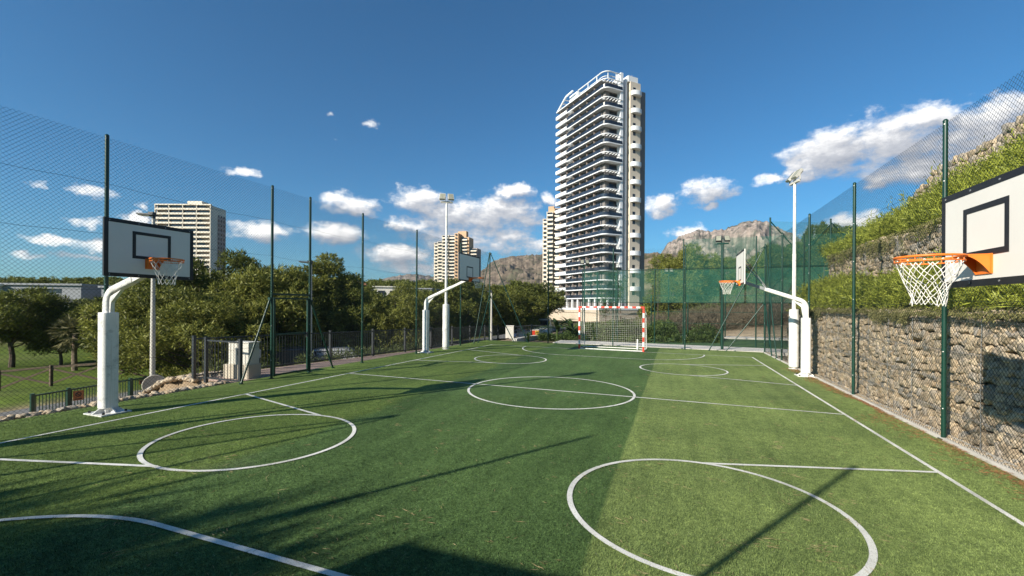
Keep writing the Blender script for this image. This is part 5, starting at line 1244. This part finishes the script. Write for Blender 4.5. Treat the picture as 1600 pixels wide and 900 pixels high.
# ================================================================== TOWERS
def outline(off, yend=30., r=2.2, xend=7.5, n=9):
    """edge of a floor plate from the far end of the left face round the corner to the end of the front"""
    P = [(off, yend), (off, off+r)]
    for i in range(1, n): a = math.pi+(math.pi/2)*i/n; P.append((off+r+r*math.cos(a), off+r+r*math.sin(a)))
    P += [(off+r, off), (xend, off)]; return P
def main_tower():
    x, y = cf(29.8, 143.); t = thing('apartment_tower', 'tall white apartment tower with long curved balconies rising behind the goal', 'apartment tower', (x, y, 0), YAW+.4518)
    FH, NF, Z0 = 3.0, 25, 5.0; ztop = Z0+FH*(NF-1)
    b = MB(); b.prism([(1.9, 2.2), (7.2, 2.2), (7.2, 6), (17, 6), (17, 29.6), (1.9, 29.6)], 0, ztop+.2); b.build('core', 'tower_shade_grey', t)
    for k in range(NF):
        z = Z0+FH*k
        pergola = (k % 2 == 0) and k > 0
        O = outline(0.)
        if pergola: poly = [(0, 30), (0, 2.4), (2.0, 2.4), (2.0, 8), (8, 8), (8, 30)]
        else: poly = O+[(7.5, 8), (8, 8), (8, 30)]
        b = MB(); b.prism(poly, z-.32, z); b.build('floor_slab', 'tower_white', t)
        if pergola:
            b = MB(); Q = outline(.18)[1:]; R_ = [(p[0], p[1], z-.2) for p in Q]; 
            for p, q in zip(R_[:-1], R_[1:]): b.bar(p, q, .28, .26)
            for i in range(6): xx = 1.1+i*1.15; y0 = .2+max(0, 3-xx)*.35; b.bar((xx, y0, z-.2), (xx+.25, 2.4, z-.2), .22, .22)
            b.build('pergola', 'tower_white', t)
        if k < NF-1:
            b = MB(); Q = outline(.08, yend=22.6, xend=7.4)
            if pergola: Q = outline(.08, yend=22.6)[:2]
            for p, q in zip(Q[:-1], Q[1:]): b.bar((p[0], p[1], z+.55), (q[0], q[1], z+.55), .05, 1.1)
            if pergola: Q2 = outline(2.0, r=1.5, xend=7.2)[1:]; [b.bar((p[0], p[1]-.1, z+.55), (q[0], q[1]-.1, z+.55), .05, 1.1) for p, q in zip(Q2[:-1], Q2[1:])]
            b.build('balcony_glass', 'rail_glass', t)
            b = MB(); b.box((-.02, 26.4, z+.42), (.22, 7.4, 1.15)); b.build('parapet', 'tower_white', t)
            # windows along the two faces
            b = MB()
            b.box((1.885, 15.5, z+1.15), (.04, 24.0, 1.9)); b.build('window', 'dark_glass', t)
            b = MB(); b.box((5.2, 2.185, z+1.25), (3.2, .04, 2.1)); b.build('window', 'dark_glass', t)
    for j in range(6):
        b = MB(); b.box((1.35, 6.9+j*4.2, (ztop+Z0)/2), (1.1, .16, ztop-Z0)); b.build('divider', 'tower_side', t)
    for j in range(11):
        b = MB(); b.box((1.86, 4.2+j*2.1, (ztop+Z0)/2), (.07, .5+.35*(j%3), ztop-Z0)); b.build('wall_pier', 'tower_shade_grey', t)
    tg = random.Random(8)
    for k in range(2, NF-2):
        z = Z0+FH*k
        if k % 2 == 0: b = MB(); b.box((.7, 21.6-tg.uniform(0, .8), z+1.9), (1.2, 2.0, .08), rot=Matrix.Rotation(R(-24), 3, 'Y')); b.build('awning', 'tower_white', t)
        b = MB(); b.box((1.85, 5+tg.uniform(0, 15), z+1.2), (.05, tg.uniform(.8, 1.6), 1.8)); b.build('curtain', tg.choice(['house_white', 'tower_cream', 'tower_beige']), t)
        if tg.random() < .6: b = MB(); yy = 4+tg.uniform(0, 17); b.box((.9, yy, z+.4), (.7, .7, .75)); b.box((1.1, yy+.9, z+.45), (.12, .6, .85)); b.build('balcony_furniture', tg.choice(['wood', 'dark_grey', 'tower_side']), t)
    b = MB(); b.box((7.3, 1.6, (ztop+Z0)/2), (1.1, 2.6, ztop-Z0+6)); b.build('corner_pier', 'tower_white', t)
    b = MB(); b.box((9.2, 3.0, ztop/2), (2.8, .6, ztop)); b.build('stair_glazing', 'dark_glass', t)
    b = MB(); b.box((9.9, 2.0, ztop/2+1), (.75, 1.6, ztop+2)); b.build('stair_pier', 'tower_white', t)
    b = MB()
    for k in range(NF): b.box((9.2, 2.66, Z0+FH*k), (2.8, .2, .35))
    b.build('stair_band', 'tower_white', t)
    b = MB(); b.box((13.1, 4.5, (ztop+1)/2), (4.4, 8.4, ztop+1)); b.build('service_core', 'tower_beige', t)
    b = MB(); b.box((16.75, 4.1, (ztop-1)/2), (2.9, 6.0, ztop-1)); b.build('side_wing', 'tower_shade_grey', t)  # dark material puts the wing's shadow into its colour
    for k in range(1, NF):
        z = Z0+FH*k-1.4; b = MB(); b.box((12.6, .285, z), (1.1, .06, 1.2)); b.build('service_window', 'dark_glass', t)
        if k % 2 == 1:
            b = MB(); P = [(11.2+2.0*(1-math.cos(a)), .3-1.5*math.sin(a)**.6) for a in [math.pi*i/12 for i in range(13)]]
            b.prism(P, z+.75, z+2.2); b.build('round_balcony', 'tower_white', t)
    # roof
    b = MB(); Q = outline(.5, yend=16)
    for zz in (ztop+2.4,):
        b.tube([(p[0], p[1], zz) for p in Q], .2, 8); b.tube([(p[0]+.9, p[1]+.9 if i else p[1], zz-.9) for i, p in enumerate(Q[:-1])]+[(7.5, 1.4, zz-.9)], .14, 8)
    for p in (Q[0], (.5, 10), (.5, 5), (2.0, 1.0), (5, .5), (7.5, .5)): b.cyl((p[0], p[1], ztop), (p[0], p[1], ztop+2.4), .14, n=6)
    b.build('roof_frame', 'tower_white', t)
    b = MB()
    b.bar((.3, 30, ztop-.3), (.3, 23.6, ztop+3.4), .5, .5); b.bar((.3, 23.6, ztop+3.4), (.3, 19.0, ztop+3.6), .5, .5)
    for i in range(4): yy = 29-i*1.4; b.bar((.3, yy, ztop-.3+(30-yy)*.57), (4, yy, ztop-.3+(30-yy)*.57), .3, .3)
    b.build('roof_fin', 'tower_white', t)
    for c_, s_ in (((4.5, 21.0, ztop+1.8), (5.5, 5, 3.6)), ((12.2, 3.2, ztop+1.9), (4.2, 5.4, 2.0)), ((9.2, 4.6, ztop+.9), (3.5, 4, 3))): b = MB(); b.box(c_, s_); b.build('roof_block', 'tower_white', t)
    b = MB(); b.cyl((13.8, 3, ztop+2.8), (13.8, 3, ztop+5), .06, n=5); b.build('mast', 'galv', t)
    # ground floor
    for j in range(9): b = MB(); b.box((.6, 2+j*3.4, 2.4), (.5, .5, 4.8)); b.build('column', 'tower_white', t)
    for j in range(3): b = MB(); b.box((2+j*2.6, .6, 2.4), (.5, .5, 4.8)); b.build('column', 'tower_white', t)
    b = MB(); b.prism([(-4, 34), (-4, -3), (19, -3), (19, 34)], -3, .0); b.prism([(-4.3, 34), (-4.3, -3.3), (19, -3.3), (19, -2.9), (-3.9, -2.9), (-3.9, 34)], 0, .9); b.build('podium', 'tower_tan', t)
    b = MB(); b.prism([(-4.4, 34), (-4.4, -3.4), (19, -3.4), (19, -2.8), (-3.8, -2.8), (-3.8, 34)], .9, 1.5); b.build('podium_coping', 'tower_white', t)
main_tower()
def block_tower(name, label, r, d, rz, blocks, FH, group=None):
    """blocks: (x0, x1, y0, y1, z1, wall, band, style)"""
    t = thing(name, label, 'apartment tower', (*cf(r, d), 0), YAW+rz, group)
    for (x0, x1, y0, y1, z1, wall, band, style) in blocks:
        w = x1-x0; cx = (x0+x1)/2; b = MB(); b.box((cx, (y0+y1)/2+.6, z1/2), (w, y1-y0-1.2, z1)); wo = b.build('wall', wall, t)
        n = int((z1-6)/FH)
        if style == 'plain': continue
        for k in range(n):
            z = z1-FH*(k+1)
            if style in ('bands', 'half'):
                xa, xb = (x0, x1) if style == 'bands' else (x0+.15*w, x1-.15*w)
                q0 = .04+.16*((k*5) % 3)/2; q1 = .96-.2*((k*7+1) % 4)/3
                m1 = MB(); m1.box((xa+(xb-xa)*(q0+q1)/2, y0+.58, z+1.45), ((xb-xa)*(q1-q0), .06, 1.9)); m1.build('window', 'dark_glass', wo)
                m1 = MB(); m1.box(((xa+xb)/2, y0-.2, z+.42), (xb-xa, .3, 1.25)); m1.build('balcony', band, wo)
                m1 = MB(); m1.box(((xa+xb)/2, y0+.4, z-.1), (xb-xa, 1.5, .25)); m1.build('balcony_floor', wall, wo)
            if style == 'wins':
                m_ = max(1, int(w/3.2))
                for j in range(m_): m1 = MB(); m1.box((x0+(j+.5)*w/m_, y0+.585, z+1.5), (w/m_*.45, .05, 1.3)); m1.build('window', 'dark_glass', wo)
        if style == 'bands':
            for j in range(int(w/8)+1): m1 = MB(); m1.box((x0+j*w/max(1, int(w/8)), y0+.15, z1/2), (.4, 1.0, z1)); m1.build('divider', band, wo)
    return t
def left_tower():
    t = block_tower('hotel_tower', 'broad cream balcony tower above the pines at the left', -185.5, 270, 0,
        [(-34, 0, 0, 14, 62.8, 'tower_tan', 'tower_cream', 'bands')], 2.85, 'far apartment towers')
    b = MB(); b.box((-17, .3, 63.1), (34.6, 1.6, .7)); b.box((-.2, 7.3, 31), (.5, 14, 63)); b.build('end_wall', 'tower_cream', t)
    b = MB()
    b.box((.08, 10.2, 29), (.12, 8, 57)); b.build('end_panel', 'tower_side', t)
    for k in range(20):
        for yy in (7.4, 9.8, 12.4): w = MB(); w.box((.15, yy, 57.5-k*2.85), (.06, 1.0, 1.5)); w.build('window', 'dark_glass', t)
    b = MB(); b.box((-12, 6, 64.5), (9, 6, 3)); b.build('roof_block', 'tower_cream', t)
left_tower()
Bc, Cr, Or, Wt = 'tower_cream', 'tower_beige', 'tower_orange', 'tower_cream'
block_tower('stepped_tower', 'stepped cream and orange tower behind the far left hoop', -70.5, 390, R(-16),
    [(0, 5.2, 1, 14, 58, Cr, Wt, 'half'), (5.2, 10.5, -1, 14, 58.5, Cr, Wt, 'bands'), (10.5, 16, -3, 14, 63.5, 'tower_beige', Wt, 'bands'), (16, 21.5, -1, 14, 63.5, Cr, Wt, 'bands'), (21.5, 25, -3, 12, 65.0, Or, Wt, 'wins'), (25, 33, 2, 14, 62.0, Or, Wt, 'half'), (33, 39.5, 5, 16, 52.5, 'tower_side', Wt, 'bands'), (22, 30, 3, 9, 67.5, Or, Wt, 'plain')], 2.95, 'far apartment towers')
block_tower('stepped_tower', 'narrow cream and orange tower just left of the white tower', 19.6, 290, R(-14),
    [(0, 3.4, 1, 12, 60, Cr, Wt, 'half'), (3.4, 7.2, -1, 12, 64.0, Cr, Wt, 'bands'), (7.2, 12, 1, 12, 66.5, Or, Wt, 'half'), (3.6, 7.4, 1.5, 8, 68.2, Or, Wt, 'plain')], 2.9, 'far apartment towers')

# ================================================================== BEHIND THE CAMERA (casts the shade in the foreground)
t = thing('sports_hut', 'plain white sports hut behind the near end of the court', 'hut', (-6.35, -3.6, 0)); b = MB(); b.box((7.0, -2.5, 2.0), (14.0, 5.0, 4.0)); b.build('wall', 'house_white', t); b = MB(); b.box((7.0, -2.5, 4.06), (14.0, 5.0, .10)); b.build('roof', 'concrete', t); b = MB(); b.box((3, .02, 1.05), (1.0, .05, 2.1)); b.build('door', 'green_steel', t)
x0, y0 = -10.6, -8.8
for lab, X, Y, tp, sd in (('palm behind the near left corner of the court, nearest the fence', -9.7, -8.7, 7.5, 9), ('palm behind the near left corner of the court, farthest left', -12.2, -8.5, 7.3, 12), ('palm behind the near left corner of the court, middle one', -11.0, -9.3, 7.8, 14)):
    palm(lab, X*CY+Y*SY, -X*SY+Y*CY, tp, 1.75, sd, 'palm', 'palms behind the near left corner')

# ================================================================== LIGHT, SKY, CAMERA
EL_S = R(27.0); SD = Vector((-.5225*math.cos(EL_S), -.8526*math.cos(EL_S), math.sin(EL_S)))
sun = bpy.data.lights.new('sun', 'SUN'); sun.energy = 5.0; sun.angle = R(.5); sun.color = (1., .92, .78)
so = bpy.data.objects.new('sun', sun); COL.objects.link(so); so.rotation_euler = SD.to_track_quat('Z', 'Y').to_euler()
w = bpy.data.worlds.new('World'); SC.world = w; w.use_nodes = True; nt = w.node_tree; nt.nodes.clear()
sky = N(nt, 'ShaderNodeTexSky'); sky.sky_type = 'NISHITA'; sky.sun_disc = False; sky.sun_elevation = EL_S; sky.sun_rotation = math.atan2(-.5225, -.8526) % (2*math.pi)
sky.air_density = 1.0; sky.dust_density = .7; sky.ozone_density = 3.0; sky.altitude = 100
tc = N(nt, 'ShaderNodeTexCoord'); sx = N(nt, 'ShaderNodeSeparateXYZ')
mp = N(nt, 'ShaderNodeMapping'); mp.vector_type = 'POINT'; mp.inputs['Rotation'].default_value = (0, 0, -YAW); L(nt, tc.outputs['Generated'], mp.inputs[0]); L(nt, mp.outputs[0], sx.inputs[0])
az = math_n(nt, 'ARCTAN2', sx.outputs[0], sx.outputs[1]); hz = math_n(nt, 'SQRT', math_n(nt, 'ADD', math_n(nt, 'MULTIPLY', sx.outputs[0], sx.outputs[0]), math_n(nt, 'MULTIPLY', sx.outputs[1], sx.outputs[1])))
el = math_n(nt, 'ARCTAN2', sx.outputs[2], hz)
cv = N(nt, 'ShaderNodeCombineXYZ'); L(nt, az, cv.inputs[0]); L(nt, el, cv.inputs[1])
# clouds: (azimuth, elevation, half width, half height) in degrees
CLOUDS = [(36.06, 15.90, 4.13, 2.58, 1.00), (41.15, 15.91, 4.40, 2.64, 1.00), (42.98, 17.06, 2.65, 1.55, 1.00), (46.75, 15.77, 3.31, 2.30, 1.00), (42.98, 13.19, 4.92, 1.49, 0.90), (33.24, 14.74, 1.83, 1.55, 0.90), (38.18, 8.34, 2.96, 1.53, 0.80), (35.51, 7.83, 2.15, 1.06, 0.70), (23.95, 13.62, 3.52, 1.43, 0.80), (18.89, 12.28, 2.36, 1.35, 0.80), (23.95, 11.58, 1.38, 0.66, 0.50), (29.59, 13.87, 1.86, 0.75, 0.50), (21.82, 8.91, 2.40, 0.98, 0.70), (-11.92, 13.07, 3.72, 1.69, 0.90), (-7.47, 11.27, 5.80, 1.90, 0.90), (-2.08, 11.76, 6.25, 2.38, 0.90), (0.00, 14.53, 3.00, 1.09, 0.80), (-13.12, 10.13, 3.85, 1.18, 0.70), (-6.64, 8.72, 7.48, 2.09, 0.80), (-0.83, 8.77, 5.00, 2.11, 0.70), (2.92, 7.70, 3.32, 1.31, 0.70), (-20.37, 12.02, 3.44, 1.49, 0.80), (-22.18, 8.59, 4.12, 1.28, 0.90), (-14.69, 6.43, 5.26, 1.35, 0.90), (-12.32, 4.88, 6.50, 1.29, 0.70), (-30.22, 8.16, 3.21, 1.20, 0.80), (-31.15, 14.27, 2.25, 0.60, 0.60), (-18.14, 21.39, 1.67, 0.62, 0.18), (-22.75, 21.81, 1.29, 0.40, 0.12), (-21.82, 19.09, 1.01, 0.35, 0.10), (-46.75, 5.70, 2.46, 0.51, 0.70), (-43.43, 5.56, 2.00, 0.72, 0.75), (-47.90, 4.08, 1.39, 0.39, 0.60), (-44.72, 4.50, 1.74, 0.35, 0.50), (-44.08, 7.63, 1.50, 0.59, 0.50), (-40.43, 8.39, 1.28, 0.87, 0.60), (-43.43, 10.37, 2.00, 0.70, 0.60), (-47.14, 10.44, 1.02, 0.44, 0.50), (-39.94, 9.88, 1.00, 0.50, 0.50), (-32.05, 2.69, 3.74, 0.99, 0.50), (4.99, 13.70, 1.65, 1.09, 0.80)]
wn = noise(nt, 26., 5, .6, cv.outputs[0]); wv = N(nt, 'ShaderNodeVectorMath'); wv.operation = 'SUBTRACT'; L(nt, wn.outputs['Color'], wv.inputs[0]); wv.inputs[1].default_value = (.5, .5, .5)
wm = N(nt, 'ShaderNodeVectorMath'); wm.operation = 'MULTIPLY_ADD'; L(nt, wv.outputs[0], wm.inputs[0]); wm.inputs[1].default_value = (.075, .036, 0); L(nt, cv.outputs[0], wm.inputs[2])
n1 = noise(nt, 1., 9, .66); mpn = N(nt, 'ShaderNodeMapping'); mpn.inputs['Scale'].default_value = (17, 30, 1); L(nt, cv.outputs[0], mpn.inputs[0]); L(nt, mpn.outputs[0], n1.inputs['Vector'])
mpo = N(nt, 'ShaderNodeMapping'); mpo.inputs['Scale'].default_value = (17, 30, 1); mpo.inputs['Location'].default_value = (-.22, .42, 0); L(nt, cv.outputs[0], mpo.inputs[0]); n2 = noise(nt, 1., 6, .6); L(nt, mpo.outputs[0], n2.inputs['Vector'])
def blobs(vec):
    dens = None; 
    for a, e, ra, re, f in CLOUDS:
        s = N(nt, 'ShaderNodeVectorMath'); s.operation = 'SUBTRACT'; L(nt, vec, s.inputs[0]); s.inputs[1].default_value = (R(a), R(e), 0)
        m_ = N(nt, 'ShaderNodeVectorMath'); m_.operation = 'MULTIPLY'; L(nt, s.outputs[0], m_.inputs[0]); m_.inputs[1].default_value = (1/R(ra), 1/R(re), 0)
        d = N(nt, 'ShaderNodeVectorMath'); d.operation = 'DOT_PRODUCT'; L(nt, m_.outputs[0], d.inputs[0]); L(nt, m_.outputs[0], d.inputs[1])
        v = math_n(nt, 'SUBTRACT', 1.45-1.25*(1-f), d.outputs['Value'])
        dens = v if dens is None else math_n(nt, 'MAXIMUM', dens, v)
    return dens
den = blobs(wm.outputs[0])
den2s = N(nt, 'ShaderNodeVectorMath'); den2s.operation = 'ADD'; L(nt, wm.outputs[0], den2s.inputs[0]); den2s.inputs[1].default_value = (-.010, .022, 0); denup = blobs(den2s.outputs[0])
tot = math_n(nt, 'ADD', math_n(nt, 'MULTIPLY', math_n(nt, 'MAXIMUM', den, -1.1), .55), math_n(nt, 'MULTIPLY', math_n(nt, 'SUBTRACT', n1.outputs[0], .5), 2.0))
al = N(nt, 'ShaderNodeMapRange'); al.interpolation_type = 'SMOOTHSTEP'; L(nt, tot, al.inputs[0]); al.inputs[1].default_value = -.04; al.inputs[2].default_value = .72
lit = math_n(nt, 'ADD', math_n(nt, 'MULTIPLY', math_n(nt, 'SUBTRACT', den, denup), .55), math_n(nt, 'MULTIPLY', math_n(nt, 'SUBTRACT', n1.outputs[0], n2.outputs[0]), 1.5))
cr = ramp(nt, [(.0, (.20, .215, .255)), (.5, (.38, .385, .41)), (1., (.84, .82, .79))]); lt = N(nt, 'ShaderNodeMapRange'); L(nt, lit, lt.inputs[0]); lt.inputs[1].default_value = -.55; lt.inputs[2].default_value = .75; L(nt, lt.outputs[0], cr.inputs[0])
hz_b = MB(); hz_b.box((0, 0, 350), (20800, 20800, 840)); hz_o = hz_b.build('haze', 'white_paint'); hz_o['kind'] = 'stuff'
hm = bpy.data.materials.new('haze'); hm.use_nodes = True; hm.node_tree.nodes.clear(); hv = N(hm.node_tree, 'ShaderNodeVolumePrincipled'); hv.inputs['Color'].default_value = (.86, .92, 1, 1); hv.inputs['Density'].default_value = 2.5e-5; hv.inputs['Anisotropy'].default_value = .1
ho = N(hm.node_tree, 'ShaderNodeOutputMaterial'); L(hm.node_tree, hv.outputs[0], ho.inputs['Volume']); hz_o.data.materials[0] = hm
SKY_S = .064
bg = N(nt, 'ShaderNodeBackground'); bg.inputs[1].default_value = SKY_S; L(nt, mixc(nt, 1., sky.outputs[0], (.36, .89, 1.16), 'MULTIPLY'), bg.inputs[0])
bc = N(nt, 'ShaderNodeBackground'); bc.inputs[1].default_value = 1.0; L(nt, cr.outputs[0], bc.inputs[0])
mx = N(nt, 'ShaderNodeMixShader'); L(nt, math_n(nt, 'MULTIPLY', al.outputs[0], .95), mx.inputs[0]); L(nt, bg.outputs[0], mx.inputs[1]); L(nt, bc.outputs[0], mx.inputs[2])
ow = N(nt, 'ShaderNodeOutputWorld'); L(nt, mx.outputs[0], ow.inputs[0])
cd = bpy.data.cameras.new('camera'); cam = bpy.data.objects.new('camera', cd); COL.objects.link(cam); SC.camera = cam
cd.sensor_width = 36; cd.lens = 36*686.7/1600; cd.shift_y = 28/1600; cd.clip_start = .05; cd.clip_end = 40000
cam.matrix_world = Matrix.Translation((0, 0, 2.05)) @ Matrix.Rotation(YAW, 4, 'Z') @ Matrix.Rotation(R(90), 4, 'X') @ Matrix.Rotation(.006, 4, 'Z')
vs = SC.view_settings; vs.view_transform = 'Standard'; vs.look = 'None'; vs.gamma = 1; vs.exposure = .75; vs.use_curve_mapping = False
SC.cycles.use_denoising = True; SC.cycles.max_bounces = 6; SC.cycles.transparent_max_bounces = 12
